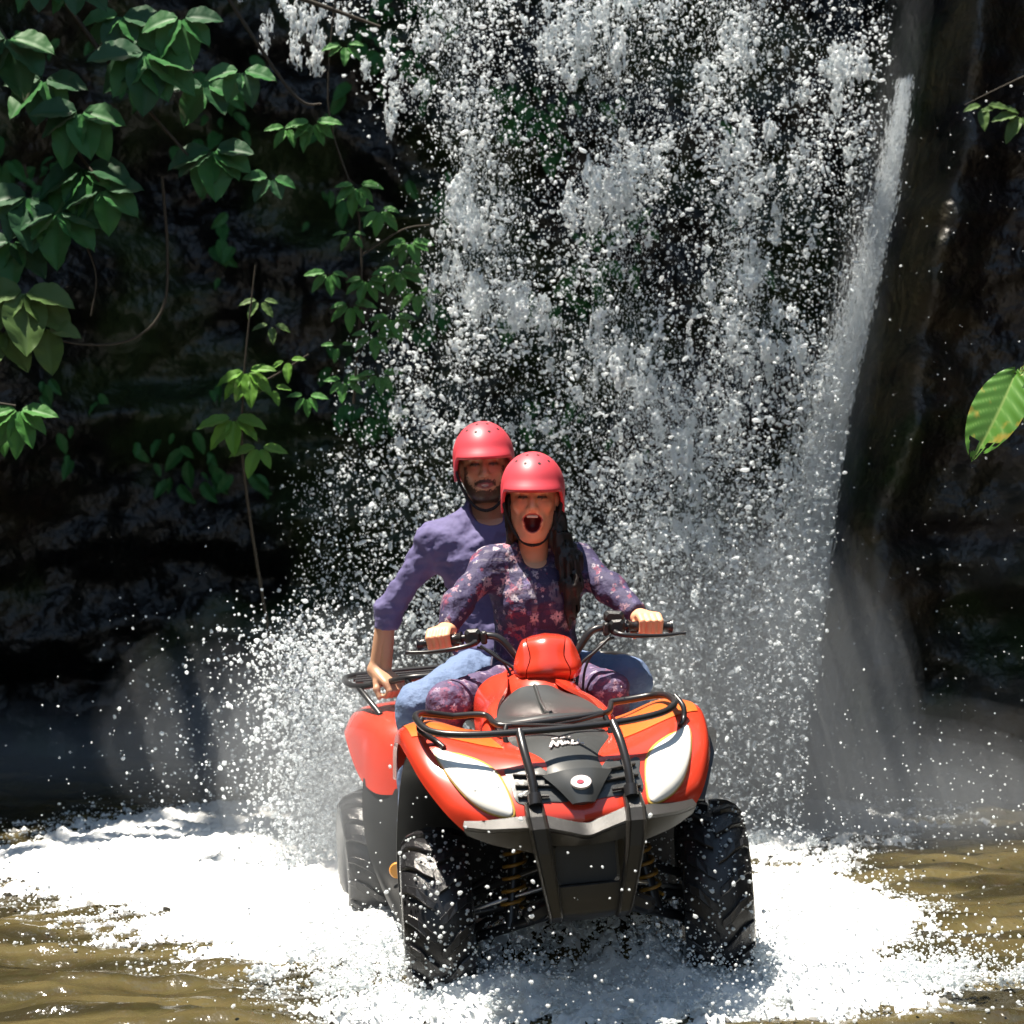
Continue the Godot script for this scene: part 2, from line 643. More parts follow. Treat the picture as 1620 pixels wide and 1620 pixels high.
func rocks() -> void:
	var m := MB.new()
	m.colored = true
	var cols := 230
	var lines := 190
	for j in lines:
		for k in cols:
			var x := -4.6 + 9.2 * k / (cols - 1)
			var y := -0.6 + 7.6 * j / (lines - 1)
			var z := cliff_z(x, y)
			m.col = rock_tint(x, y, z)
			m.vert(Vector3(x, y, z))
	for j in lines - 1:
		for k in cols - 1:
			var a := j * cols + k
			m.quad(a, a + cols, a + cols + 1, a + 1)
	var o := part("rock_face", m, M.wet_rock, self)
	tag(o, "dark wet rock face behind the waterfall", "rock face", "", "structure")
	# the ground above the lip, the banks on either hand, and the river bed
	for side in [-1, 1]:
		m = MB.new()
		m.colored = true
		for j in 50:
			for k in 70:
				var z := -4.6 + 22.0 * k / 69.0
				var y := -0.6 + 7.4 * j / 49.0
				var x: float = side * (5.0 + 0.5 * noise_a.get_noise_2d(z * 0.5, y * 0.9 + side * 9.0) - 0.12 * y + 0.9 * smoothstep(0.0, 8.0, z))
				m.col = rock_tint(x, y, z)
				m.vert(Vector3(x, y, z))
		for j in 49:
			for k in 69:
				var a := j * 70 + k
				m.quad(a, a + 70, a + 71, a + 1)
		part("rock_bank", m, M.wet_rock, self).set_meta("kind", "structure")
	m = MB.new()
	m.colored = true
	for j in 30:
		for k in 40:
			var x := -24.0 + 48.0 * k / 39.0
			var z := cliff_z(clampf(x, -4.6, 4.6), 6.95) - 26.0 * j / 29.0
			m.col = Color(0.03, 0.035, 0.015)
			m.vert(Vector3(x, 6.6 + 0.4 * noise_a.get_noise_2d(x * 0.4, z * 0.4) + 0.1 * j, z))
	for j in 29:
		for k in 39:
			var a := j * 40 + k
			m.quad(a, a + 40, a + 41, a + 1)
	part("hill", m, M.wet_rock, self).set_meta("kind", "structure")
	m = MB.new()
	m.colored = true
	m.col = Color(0.05, 0.042, 0.028)
	m.grid([PackedVector3Array([Vector3(-60, -0.7, -60), Vector3(60, -0.7, -60)]), PackedVector3Array([Vector3(-60, -0.7, 60), Vector3(60, -0.7, 60)])])
	part("ground", m, M.wet_rock, self).set_meta("kind", "structure")

# ------------------------------------------------------------------ the river and its white water
const FOAM := [[-1.05, -1.75, 0.62, 0.85, 1.0], [-0.62, -1.25, 0.45, 0.8, 1.0], [-0.52, -0.50, 0.30, 0.38, 1.0], [-1.65, -1.75, 0.55, 0.42, 0.95], [-1.0, -2.45, 0.5, 0.5, 0.9], [-0.6, -2.8, 0.45, 0.5, 0.9],
	[-0.22, 0.40, 0.30, 0.20, 0.9], [0.2, 0.52, 0.5, 0.16, 0.8], [0.75, 0.36, 0.42, 0.24, 0.9], [0.98, -1.15, 0.34, 0.55, 1.0], [0.78, -0.35, 0.26, 0.42, 1.0], [1.08, -0.75, 0.22, 0.35, 0.85], [0.98, 0.12, 0.32, 0.18, 0.75],
	[1.2, -2.85, 0.5, 0.34, 0.66], [0.95, -2.3, 0.4, 0.5, 0.72], [0.4, -3.0, 1.0, 0.5, 0.9], [-1.35, -2.75, 0.5, 0.25, 0.62], [1.38, -0.08, 0.25, 0.09, 0.5], [-1.0, -0.5, 0.4, 0.2, 0.4], [0.2, -0.05, 0.36, 0.26, 0.56]]

func foaminess(x: float, z: float) -> float:
	var s := 0.0
	for f in FOAM:
		var a: float = (x - f[0]) / f[2]
		var b: float = (z + 0.2 - f[1]) / f[3]
		var e: float = a * a + b * b
		if e < 5.0: s += f[4] * exp(-e * 0.8)
	return minf(s, 1.25)

func water_y(x: float, z: float) -> float:
	var y := -0.06 + 0.045 * noise_a.get_noise_2d(x * 0.9, z * 2.6) + 0.016 * noise_b.get_noise_2d(x * 3.0 + 9.0, z * 7.0)
	y += 0.018 * noise_b.get_noise_2d(x * 1.3 + 40.0, z * 8.0)
	y += 0.17 * exp(-pow((x - 0.20) / 0.30, 4) - pow((z + 0.08) / 0.24, 2)) * (1.0 + 0.5 * noise_b.get_noise_2d(x * 7.0, z * 7.0))       # heaped up between the front wheels
	return y

func river() -> void:
	var m := MB.new()
	m.colored = true
	var cols := 330
	var lines := 330
	for j in lines:
		var z := 2.0 - 7.0 * j / (lines - 1)
		for k in cols:
			var x := -4.2 + 8.4 * k / (cols - 1)
			var t := 0.5 + 0.5 * noise_b.get_noise_2d(x * 0.8, z * 4.6 + 30.0)
			m.col = Color(0.030, 0.026, 0.013).lerp(Color(0.098, 0.080, 0.036), smoothstep(0.3, 0.8, t))  # dark streaks painted in for the dark reflections on the waves
			m.vert(Vector3(x, water_y(x, z), z))
	for j in lines - 1:
		for k in cols - 1:
			var a := j * cols + k
			m.quad(a, a + cols, a + cols + 1, a + 1)
	var o := part("water", m, M.river_water, self)
	tag(o, "muddy olive brown river with small waves", "river", "", "structure")
	m = MB.new()
	m.colored = true
	m.col = Color(0.09, 0.07, 0.025)
	m.grid([PackedVector3Array([Vector3(-6, -0.03, 1.95), Vector3(6, -0.03, 1.95)]), PackedVector3Array([Vector3(-6, -0.03, 20), Vector3(6, -0.03, 20)])])
	part("water", m, M.river_water, self).set_meta("kind", "structure")
	# white water: a heaped, bubbly sheet that dives under the brown water where it thins out
	m = MB.new()
	var step := 0.01
	var nx := int(4.5 / step)
	var nz := int(4.6 / step)
	var id := PackedInt32Array()
	id.resize(nx * nz)
	id.fill(-1)
	for j in nz:
		var z := 0.95 - j * step
		for k in nx:
			var x := -2.35 + k * step
			var f := foaminess(x, z)
			if f < 0.16: continue
			var r := noise_a.get_noise_2d(x * 3.2, z * 6.5) * 0.42 + noise_b.get_noise_2d(x * 11.0, z * 20.0) * 0.26 + noise_c.get_noise_2d(x * 34.0, z * 46.0) * 0.12
			r += 0.9 * (0.16 - absf(noise_b.get_noise_2d(x * 6.0, z * 12.0 + 5.0))) * smoothstep(0.85, 0.4, f)
			var q := f - 0.53 + (r + 0.10 * noise_c.get_noise_2d(x * 75.0, z * 95.0)) * (1.2 - 0.6 * smoothstep(0.6, 1.1, f))
			if q < -0.14: continue
			var up := q * 0.045 + maxf(q, 0.0) * (0.015 + 0.035 * smoothstep(0.7, 1.15, f)) + 0.006 * noise_c.get_noise_2d(x * 40.0, z * 40.0)
			id[j * nx + k] = m.vert(Vector3(x, water_y(x, z) + up, z))
	for j in nz - 1:
		for k in nx - 1:
			var a := id[j * nx + k]
			var b := id[j * nx + k + 1]
			var c := id[(j + 1) * nx + k + 1]
			var d := id[(j + 1) * nx + k]
			if a >= 0 and b >= 0 and c >= 0 and d >= 0: m.quad(a, d, c, b)
	o = part("foam", m, M.white_water, self)
	tag(o, "churned white water spreading around the quad bike", "white water", "", "stuff")

# ------------------------------------------------------------------ the waterfall
func drop_mesh(seed_: int, stretch: float) -> ArrayMesh:
	var m := MB.new()
	m.ball(Vector3.ZERO, Vector3.ONE, Basis.IDENTITY, 5)
	for k in m.v.size():
		var p := m.v[k]
		p *= 1.0 + 0.36 * noise_c.get_noise_3d(p.x * 1.1 + seed_ * 7.3, p.y * 1.1, p.z * 1.1)
		m.v[k] = Vector3(p.x, p.y * stretch, p.z)
	return m.mesh()

func lace_mesh(seed_: int) -> ArrayMesh:
	# a torn web of water: the thin shell of a noise surface, cut to a ragged lump of about one metre
	var f := Field.new(Vector3.ONE * -0.62, Vector3.ONE * 0.62, 0.034)
	var o := seed_ * 31.7
	for z in f.nz:
		for y in f.ny:
			for x in f.nx:
				var p := f.lo + Vector3(x, y, z) * f.s
				var l := p.length()
				if l > 0.6: continue
				var a := absf(noise_b.get_noise_3d(p.x * 2.1 + o, p.y * 2.1, p.z * 2.1)) - 0.10
				var b := absf(noise_b.get_noise_3d(p.x * 2.4, p.y * 2.4 + o, p.z * 2.4 + 50.0)) - 0.24
				var e := maxf(a, b) * 0.28
				f.d[(z * f.ny + y) * f.nx + x] = maxf(e, l - 0.34 - 0.3 * noise_a.get_noise_3d(p.x * 1.4 + o, p.y * 1.4, p.z * 1.4))
	var m := MB.new()
	f.into(m)
	return m.mesh()

func left_edge(y: float) -> float:
	# where the spray ends on the left, by height
	return lerpf(-0.98, -0.50, smoothstep(0.9, 2.5, y)) + 0.10 * noise_c.get_noise_1d(y * 1.7)

func right_edge(y: float) -> float:
	return 1.14 + 0.125 * y

const HEAVY := [[-0.284, 3.240, 0.117, 0.104], [-0.774, 3.305, 0.195, 0.104], [-0.955, 3.202, 0.104, 0.117], [-0.491, 3.009, 0.091, 0.117], [-0.181, 2.597, 0.057, 0.156], [-0.220, 2.456, 0.078, 0.104], [-0.130, 2.146, 0.156, 0.073], [0.052, 2.081, 0.104, 0.065], [-0.285, 2.210, 0.065, 0.052], [0.362, 2.494, 0.104, 0.091], [0.491, 2.649, 0.104, 0.104], [0.310, 3.189, 0.130, 0.130], [0.955, 3.240, 0.091, 0.156], [0.957, 2.572, 0.091, 0.130], [0.933, 2.185, 0.091, 0.143], [0.985, 1.900, 0.143, 0.104], [0.778, 1.641, 0.156, 0.143], [0.701, 1.433, 0.156, 0.117], [0.545, 1.719, 0.117, 0.117], [0.728, 1.147, 0.117, 0.065], [0.389, 1.900, 0.117, 0.091], [1.343, 3.061, 0.039, 0.091], [0.465, 3.317, 0.130, 0.065], [1.119, 0.731, 0.104, 0.130], [0.964, 0.444, 0.130, 0.156]]

func heaviness(x: float, y: float) -> float:
	var s := 0.0
	for h in HEAVY:
		var e: float = pow((x - h[0]) / h[2], 2) + pow((y - h[1]) / h[3], 2)
		if e < 6.0: s += exp(-e * 0.9)
	return minf(s, 1.4)

func falls() -> void:
	var w := thing("waterfall", "tall waterfall breaking into white drops before the dark rock", "waterfall")
	var by_kind := [[], [], [], []]
	var made := 0
	while made < 60000:
		var y := rng.randf_range(0.0, 4.1)
		var l := left_edge(y)
		var r := right_edge(y)
		var x := rng.randf_range(l - 0.25, r)
		var soft := smoothstep(l - 0.22, l + 0.5, x)
		var n := noise_a.get_noise_2d(x * 3.0, y * 0.9) + 0.6 * noise_b.get_noise_2d(x * 5.0, y * 3.6)
		var low := smoothstep(2.1, 0.6, y)
		var right := smoothstep(0.2, 1.0, x)
		var dense := soft * soft * (0.06 + 0.30 * smoothstep(-0.15, 0.55, n) + 0.22 * low + 0.40 * low * right) + 0.16 * heaviness(x, y)
		if rng.randf() > dense: continue
		made += 1
		var z := -2.85 + rng.randfn() * 0.16 + 0.35 * (1.0 - smoothstep(0.0, 1.6, y)) * rng.randf()
		var big := exp(rng.randfn() * 0.55) * lerpf(0.0029, 0.0024, low)
		big = minf(big, 0.0080)
		by_kind[made % 4].append(Transform3D(spin().scaled(Vector3.ONE * big), Vector3(x, y, z)))
	for k in 4:
		copies("falling_drops" if k == 0 else "falling_drops_%03d" % k, drop_mesh(k, [1.0, 1.5, 2.6, 0.6][k]), M.drop_water, by_kind[k], w)
	# the finest drops, a veil too thin to tell apart
	var fine_drops := []
	while fine_drops.size() < 60000:
		var y := rng.randf_range(0.0, 3.9)
		var x := rng.randf_range(left_edge(y) - 0.1, right_edge(y))
		var n := noise_a.get_noise_2d(x * 1.5 + 3.0, y * 0.8)
		if rng.randf() > (0.10 + 0.25 * smoothstep(-0.1, 0.5, n) + 0.35 * smoothstep(1.9, 0.4, y) * smoothstep(-0.2, 0.9, x) + 0.5 * heaviness(x, y)) * smoothstep(left_edge(y) - 0.1, left_edge(y) + 0.4, x): continue
		var s := rng.randf_range(0.0009, 0.0019)
		fine_drops.append(Transform3D(Basis.from_scale(V(s, s * rng.randf_range(1.0, 3.5), s)), V(x, y, -2.85 + rng.randfn() * 0.15)))
	copies("fine_drops", drop_mesh(5, 1.0), M.drop_water, fine_drops, w)
	# torn webs of water where the fall is thickest
	var webs := [[], [], [], [], []]
	for h in HEAVY:
		for q in 13:
			var x: float = h[0] + rng.randfn() * h[2] * 0.8
			var y: float = h[1] + rng.randfn() * h[3] * 0.8
			var big := 0.025 + 0.125 * pow(rng.randf(), 1.6)
			webs[rng.randi() % 5].append(Transform3D((spin().scaled(Vector3(1, 1, 1) * big)).scaled(Vector3(rng.randf_range(0.5, 1.0), rng.randf_range(0.9, 2.2), 0.7)), Vector3(x, y, -2.85 + rng.randfn() * 0.14)))
	for q in 520:
		var y := rng.randf_range(0.3, 3.8)
		var x := rng.randf_range(left_edge(y) + 0.25, right_edge(y) - 0.05)
		if rng.randf() > smoothstep(-0.3, 0.5, noise_a.get_noise_2d(x * 1.5, y * 1.1)): continue
		webs[rng.randi() % 5].append(Transform3D(spin().scaled(Vector3(1, 1.3, 1) * rng.randf_range(0.025, 0.08)), Vector3(x, y, -2.85 + rng.randfn() * 0.16)))
	for k in 5:
		copies("water_web" if k == 0 else "water_web_%03d" % k, lace_mesh(k + 1), M.lace_water, webs[k], w)
	# the thin stream that slides down the edge of the rock on the right, a bundle of fine threads
	var threads := []
	for k in 46000:
		var t := pow(rng.randf(), 0.8)
		var y := lerpf(3.05, 0.1, t)
		var spread := 0.02 + 0.13 * t
		var x := 1.645 - 0.168 * (3.05 - y) + 0.02 * sin(y * 3.0) - (absf(rng.randfn()) - 0.15) * spread
		var a := 0.16 + rng.randfn() * 0.12
		var b := Basis(Vector3(0, 0, 1), -a)
		var fine := rng.randf_range(0.0006, 0.0016)
		threads.append(Transform3D(b * Basis.from_scale(Vector3(fine, 0.0015 + 0.022 * pow(rng.randf(), 3.0), fine)), Vector3(x, y, -3.02 + rng.randfn() * 0.07)))
	copies("edge_stream", drop_mesh(9, 1.0), M.drop_water, threads, w)

# ------------------------------------------------------------------ leaves
func leaf_mesh(kind: int, seed_: int) -> ArrayMesh:
	# one leaf of unit length growing along -y from its stalk, its face to +z: folded along the midrib, corrugated by side veins, bending down at the tip
	var m := MB.new()
	var r := RandomNumberGenerator.new()
	r.seed = seed_
	var rows := []
	var bend := r.randf_range(0.15, 0.5)
	var skew := r.randf_range(-0.10, 0.10)
	var wide: float = [0.33, 0.23, 0.34][kind]
	for j in 15:
		var t := j / 14.0
		var w := wide * pow(sin(PI * pow(t, 0.78)), 0.75) if t > 0.0 and t < 1.0 else 0.0
		if kind == 2: w = wide * pow(sin(PI * pow(t, 0.95)), 0.6) if t > 0.0 and t < 1.0 else 0.0
		var row := PackedVector3Array()
		for k in 9:
			var s := (k - 4) / 4.0
			var vein := 0.013 * sin((t - absf(s) * 0.16) * 44.0) * absf(s)
			var edge := 0.02 * sin(t * 19.0 + seed_) * absf(s)
			row.append(Vector3(s * w + skew * t * t, -t + 0.03 * absf(s), -bend * t * t * 0.6 + absf(s) * w * 0.38 + vein + edge - (0.016 if k == 4 else 0.0)))
		rows.append(row)
	m.grid(rows)
	return m.mesh()

var leaf_shapes := {}

func leaf_shape(kind: int) -> ArrayMesh:
	if not leaf_shapes.has(kind):
		leaf_shapes[kind] = []
		for q in 4: leaf_shapes[kind].append(leaf_mesh(kind, 100 + kind * 10 + q))
	return leaf_shapes[kind][rng.randi() % 4]

func whorl(o: Node3D, at: Vector3, big: float, n: int, m: Material, kind := 0, lean := 0.0, open := 1.0) -> void:
	# leaflets hung like the ribs of an umbrella from the end of a stalk
	for k in n:
		var a := (float(k) / maxi(n - 1, 1) - 0.5) * 2.9 * open + lean + rng.randf_range(-0.15, 0.15)
		var forward := rng.randf_range(0.2, 0.6) * (1.0 - 0.35 * absf(sin(a)))
		var down := Vector3(sin(a), -cos(a) * 0.85 - 0.12, forward).normalized()
		var face := Vector3(rng.randf_range(-0.25, 0.25) + sin(a) * 0.4, 0.6, 0.8)
		face = (face - down * face.dot(down)).normalized()
		var b := Basis((-down).cross(face), -down, face)
		var l := big * rng.randf_range(0.8, 1.1) * (1.0 - 0.22 * absf(sin(a)))
		part("leaf", leaf_shape(kind), M.deep_leaf if m == M.dark_leaf and rng.randf() < 0.5 else m, o, Transform3D(b.scaled(Vector3.ONE * l), at + down * 0.02))

func twig(o: Node3D, pts: Array, r0: float, r1: float, called := "branch") -> void:
	var c := MB.curve(pts, pts.size() * 5)
	var rr := PackedFloat32Array()
	for k in c.size(): rr.append(lerpf(r0, r1, float(k) / (c.size() - 1)))
	var m := MB.new()
	m.tube(c, rr, 6)
	part(called, m, M.twig, o)

func plants() -> void:
	# (x, y) at depth z; the branches of a broad-leaved tree that lean in from the left bank
	var t := thing("overhanging_branch", "dark green broad leaves hanging from the branch at the upper left", "branch", Transform3D(Basis(), Vector3(-2.363, 3.407, -2.400)))
	var o := t.position
	twig(t, [Vector3(-0.4, 0.5, -0.3), Vector3(0.5, 0.12, -0.1), Vector3(1.25, -0.05, 0), Vector3(1.85, -0.25, 0)], 0.03, 0.006)
	twig(t, [Vector3(0.4, 0.15, -0.1), Vector3(0.8, -0.4, 0), Vector3(1.1, -0.75, 0.0)], 0.014, 0.005)
	twig(t, [Vector3(0.0, 0.3, -0.2), Vector3(0.5, -0.5, -0.1), Vector3(0.75, -0.85, 0.0)], 0.016, 0.005)
	twig(t, [Vector3(1.2, -0.05, 0), Vector3(1.5, -0.5, 0), Vector3(1.62, -0.55, 0)], 0.01, 0.004)
	for q in [[-1.958, 3.114, 0.24, 6], [-1.417, 3.045, 0.27, 7], [-1.208, 2.947, 0.18, 4], [-1.047, 2.979, 0.16, 4], [-1.677, 2.824, 0.25, 6], [-1.678, 2.623, 0.26, 6], [-1.901, 2.512, 0.25, 6], [-1.172, 2.692, 0.23, 7], [-0.950, 2.586, 0.12, 4], [-1.822, 3.334, 0.18, 5], [-1.674, 3.322, 0.18, 5], [-1.281, 3.187, 0.2, 5], [-1.531, 3.217, 0.22, 5], [-1.843, 2.969, 0.22, 5], [-1.772, 2.448, 0.22, 5], [-1.597, 2.535, 0.2, 5], [-1.972, 2.336, 0.22, 5]]:
		whorl(t, Vector3(q[0], q[1], -2.4 + rng.randf_range(-0.12, 0.12)) - o, q[2], q[3], M.dark_leaf, 0, rng.randf_range(-0.2, 0.2))
	t = thing("overhanging_branch", "yellowish green leaf cluster at the left edge below the dark broad leaves", "branch", Transform3D(Basis(), Vector3(-2.370, 2.319, -2.300)))
	o = t.position
	twig(t, [Vector3(0, 0, 0), Vector3(0.3, -0.15, 0), Vector3(0.55, -0.3, 0)], 0.012, 0.004)
	for q in [[-1.883, 2.124, 0.26, 5], [-1.969, 1.978, 0.2, 4], [-1.798, 1.990, 0.2, 3]]:
		whorl(t, Vector3(q[0], q[1], -2.3) - o, q[2], q[3], M.yellow_leaf, 0)
	t = thing("hanging_vine", "bare curved vine hanging under the broad leaves at the left", "vine", Transform3D(Basis(), Vector3(-1.361, 2.286, -2.500)))
	twig(t, [Vector3(-0.02, 0.3, 0), Vector3(0, 0.0, 0), Vector3(-0.02, -0.22, 0), Vector3(-0.14, -0.34, 0), Vector3(-0.34, -0.36, 0), Vector3(-0.6, -0.3, 0)], 0.007, 0.004, "stem")
	twig(t, [Vector3(-0.35, 0.1, 0.02), Vector3(-0.28, -0.08, 0.02), Vector3(-0.3, -0.25, 0.02)], 0.005, 0.003, "stem")
	t = thing("leafy_sprig", "bright green drooping leaves low at the left edge", "sprig", Transform3D(Basis(), Vector3(-2.301, 1.659, -2.200)))
	o = t.position
	twig(t, [Vector3(0, 0, 0), Vector3(0.2, 0.04, 0), Vector3(0.40, 0.02, 0)], 0.01, 0.004)
	whorl(t, Vector3(-1.889, 1.671, -2.200) - o, 0.2, 7, M.mid_leaf, 1)
	whorl(t, Vector3(-1.985, 1.635, -2.250) - o, 0.18, 4, M.mid_leaf, 1)
	t = thing("climbing_plant", "small green leaf whorls climbing the rock beside the left edge of the waterfall", "plant", Transform3D(Basis(), Vector3(-0.693, 1.794, -2.750)))
	o = t.position
	twig(t, [Vector3(0.05, -0.1, 0), Vector3(0.08, 0.6, 0), Vector3(-0.05, 1.1, 0), Vector3(0.0, 1.7, 0)], 0.006, 0.003, "stem")
	twig(t, [Vector3(0.08, 0.5, 0), Vector3(0.25, 0.6, 0.05), Vector3(0.36, 0.62, 0.05)], 0.004, 0.003, "stem")
	for q in [[-0.677, 3.147, 0.1, 5], [-0.806, 2.837, 0.13, 6], [-0.908, 2.816, 0.11, 4], [-0.627, 2.582, 0.12, 6], [-0.653, 2.388, 0.07, 4], [-0.415, 2.357, 0.11, 6], [-0.590, 2.204, 0.1, 6], [-0.564, 1.978, 0.11, 5], [-0.834, 1.730, 0.09, 5], [-0.706, 1.935, 0.06, 3], [-0.538, 2.485, 0.11, 5], [-0.461, 2.242, 0.12, 6], [-0.654, 2.101, 0.11, 5], [-0.487, 2.050, 0.12, 6], [-0.743, 2.229, 0.10, 5], [-0.385, 2.152, 0.10, 5], [-0.680, 1.794, 0.10, 5], [-0.539, 1.820, 0.10, 5]]:
		whorl(t, Vector3(q[0], q[1], -2.75) - o, q[2], q[3], M.mid_leaf, 1, 0.0, 1.1)
	t = thing("sapling", "bright yellow green sapling leaves left of the passenger against dark shade", "sapling", Transform3D(Basis(), Vector3(-0.964, 1.337, -2.500)))
	o = t.position
	twig(t, [Vector3(0.0, -0.9, -0.5), Vector3(-0.1, 0.0, -0.1), Vector3(-0.1, 0.4, 0), Vector3(-0.05, 0.9, 0)], 0.008, 0.003, "stem")
	twig(t, [Vector3(-0.1, 0.4, 0), Vector3(0.05, 0.48, 0), Vector3(0.16, 0.55, 0)], 0.004, 0.003, "stem")
	for q in [[-1.050, 1.825, 0.15, 6], [-1.101, 1.638, 0.16, 5], [-1.001, 1.525, 0.13, 4], [-0.888, 1.867, 0.08, 3], [-0.950, 1.758, 0.08, 3]]:
		whorl(t, Vector3(q[0], q[1], -2.5) - o, q[2], q[3], M.bright_leaf, 1, rng.randf_range(-0.3, 0.3))
	for q in [[-1.000, 2.107, 0.09, 4], [-0.955, 2.010, 0.08, 3]]:
		whorl(t, Vector3(q[0], q[1], -2.55) - o, q[2], q[3], M.yellow_leaf, 1)
	t = thing("leafy_sprig", "few small hanging leaves on dark rock at the upper right", "sprig", Transform3D(Basis(), Vector3(2.259, 3.043, -2.900)))
	o = t.position
	twig(t, [Vector3(0.1, 0.1, 0), Vector3(-0.15, 0.0, 0), Vector3(-0.4, -0.12, 0)], 0.006, 0.002)
	for q in [[1.940, 2.926, 0.1, 3], [2.000, 2.913, 0.08, 2], [2.091, 2.887, 0.14, 4]]:
		whorl(t, Vector3(q[0], q[1], -2.9) - o, q[2], q[3], M.yellow_leaf, 1)
	# the big sunlit leaf that reaches in from the right
	t = thing("leafy_twig", "big torn bright green leaf with yellowed neighbours at the right edge", "twig", Transform3D(Basis(), Vector3(1.745, 1.802, -1.000)))
	twig(t, [Vector3(0.3, 0.1, 0), Vector3(0.05, 0.02, 0), Vector3(-0.09, -0.04, 0)], 0.006, 0.003)
	for q in [[-0.07, -0.03, 0.33, -0.42, 0], [0.0, 0.0, 0.26, 0.10, 1], [0.06, 0.03, 0.2, 0.5, 2], [0.03, 0.03, 0.12, -0.9, 3]]:
		var down := Vector3(sin(q[3]), -cos(q[3]), 0.25).normalized()
		var face := Vector3(-0.25, 0.45, 0.85)
		face = (face - down * face.dot(down)).normalized()
		part("leaf", torn_leaf(q[4]), M.damaged_leaf, t, Transform3D(Basis((-down).cross(face), -down, face).scaled(Vector3.ONE * q[2]), Vector3(q[0], q[1], 0.01 * q[4])))
	undergrowth()
	canopy()

func torn_leaf(seed_: int) -> ArrayMesh:
	var m := MB.new()
	m.colored = true
	var n := 46
	var id := {}
	for j in n + 1:
		var t := float(j) / n
		var w := 0.27 * pow(sin(PI * pow(clampf(t, 0.002, 0.998), 0.9)), 0.62)
		for k in range(-12, 13):
			var s := k / 12.0
			var hole := noise_b.get_noise_2d(s * 1.6 + seed_ * 9.0, t * 5.0 + 3.0)
			if t > 0.80 and hole + 0.5 * (t - 0.8) + 0.12 * sin(s * 17.0) > 0.16: continue
			if seed_ > 0 and hole > 0.36: continue
			var vein := absf(sin((t - absf(s) * 0.22) * 24.0))
			m.col = Color(0.085, 0.225, 0.030).lerp(Color(0.16, 0.32, 0.07), 1.0 - smoothstep(0.0, 0.35, vein))
			m.col = m.col.lerp(Color(0.36, 0.30, 0.05), smoothstep(0.0, 0.3, hole * (0.4 + 0.6 * absf(s)) + 0.40 * t - 0.40 + (0.25 if seed_ > 0 else 0.0)))
			if k == 0: m.col = Color(0.25, 0.38, 0.10)
			id[j * 100 + k] = m.vert(Vector3(s * w - 0.12 * t * t, -t + 0.04 * absf(s), -0.16 * t * t + absf(s) * 0.07 + 0.005 * sin((t - absf(s) * 0.22) * 48.0) * absf(s) - 0.03 * absf(s) * absf(s)))
	for j in n:
		for k in range(-12, 12):
			var q := [j * 100 + k, j * 100 + k + 1, (j + 1) * 100 + k + 1, (j + 1) * 100 + k]
			if id.has(q[0]) and id.has(q[1]) and id.has(q[2]) and id.has(q[3]): m.quad(id[q[0]], id[q[1]], id[q[2]], id[q[3]])
	return m.mesh()

func undergrowth() -> void:
	# ferns and small leaves clinging to the shaded rock
	var xfs := []
	for k in 2200:
		var x := rng.randf_range(-3.0, 1.3)
		var y := rng.randf_range(1.3, 4.0)
		if rng.randf() > smoothstep(0.0, 0.5, noise_b.get_noise_2d(x * 1.3, y * 1.3 + 70.0)) * smoothstep(1.6, -0.2, x): continue
		var b := Basis.from_euler(Vector3(rng.randf_range(-0.9, 0.1), rng.randf_range(-0.7, 0.7), rng.randf_range(-0.9, 0.9)))
		xfs.append(Transform3D(b.scaled(Vector3.ONE * rng.randf_range(0.06, 0.16)), Vector3(x, y, cliff_z(x, y) + rng.randf_range(0.03, 0.14))))
	var o := copies("undergrowth", leaf_shape(1), M.dark_leaf, xfs, self)
	tag(o, "small dark ferns and leaves clinging to the shaded rock face", "undergrowth", "", "stuff")

func canopy() -> void:
	# unseen tree added above the picture: its crown shades the left background
	var t := thing("added_shade_tree", "tall unseen tree added on the left bank to shade the left background", "tree", Transform3D(Basis(), Vector3(-4.6, 0, -2.6)))
	var m := MB.new()
	m.tube(MB.curve([Vector3(0, -0.6, 0), Vector3(0.1, 2.0, 0), Vector3(0.3, 4.2, 0.1), Vector3(0.9, 6.2, 0.2)], 20), 0.16, 10)
	part("trunk", m, M.twig, t)
	for q in [[Vector3(2.2, 6.6, 0.3)], [Vector3(1.6, 6.9, -1.8)], [Vector3(1.2, 7.0, -1.0)], [Vector3(2.6, 6.2, -1.2)]]:
		m = MB.new()
		m.tube(MB.curve([Vector3(0.4, 4.6, 0.1), (q[0] as Vector3) * 0.55 + Vector3(0, 2.3, 0), q[0]], 14), 0.06, 7)
		part("limb", m, M.twig, t)
	var xfs := []
	for k in 3400:
		var p := Vector3(rng.randfn() * 0.8 + 1.35, rng.randfn() * 0.42 + 6.2, rng.randfn() * 0.7 - 1.7)
		if noise_b.get_noise_3d(p.x * 0.9, p.y * 0.9, p.z * 0.9) < -0.16: continue
		if p.x > 2.7: continue
		xfs.append(Transform3D(Basis.from_euler(Vector3(rng.randf_range(-1.4, -0.3), rng.randf() * TAU, 0)).scaled(Vector3.ONE * rng.randf_range(0.2, 0.34)), p))
	copies("crown", leaf_shape(0), M.dark_leaf, xfs, t)

# ------------------------------------------------------------------ the quad bike; its own axes: x to the picture's right, y up, z forward
func V(x: float, y: float, z: float) -> Vector3:
	return Vector3(x, y, z)

func tyre_r(x: float, w: float, R: float) -> float:
	return R - 0.013 - 0.030 * pow(absf(x) / w, 2.6)

var tread := {}

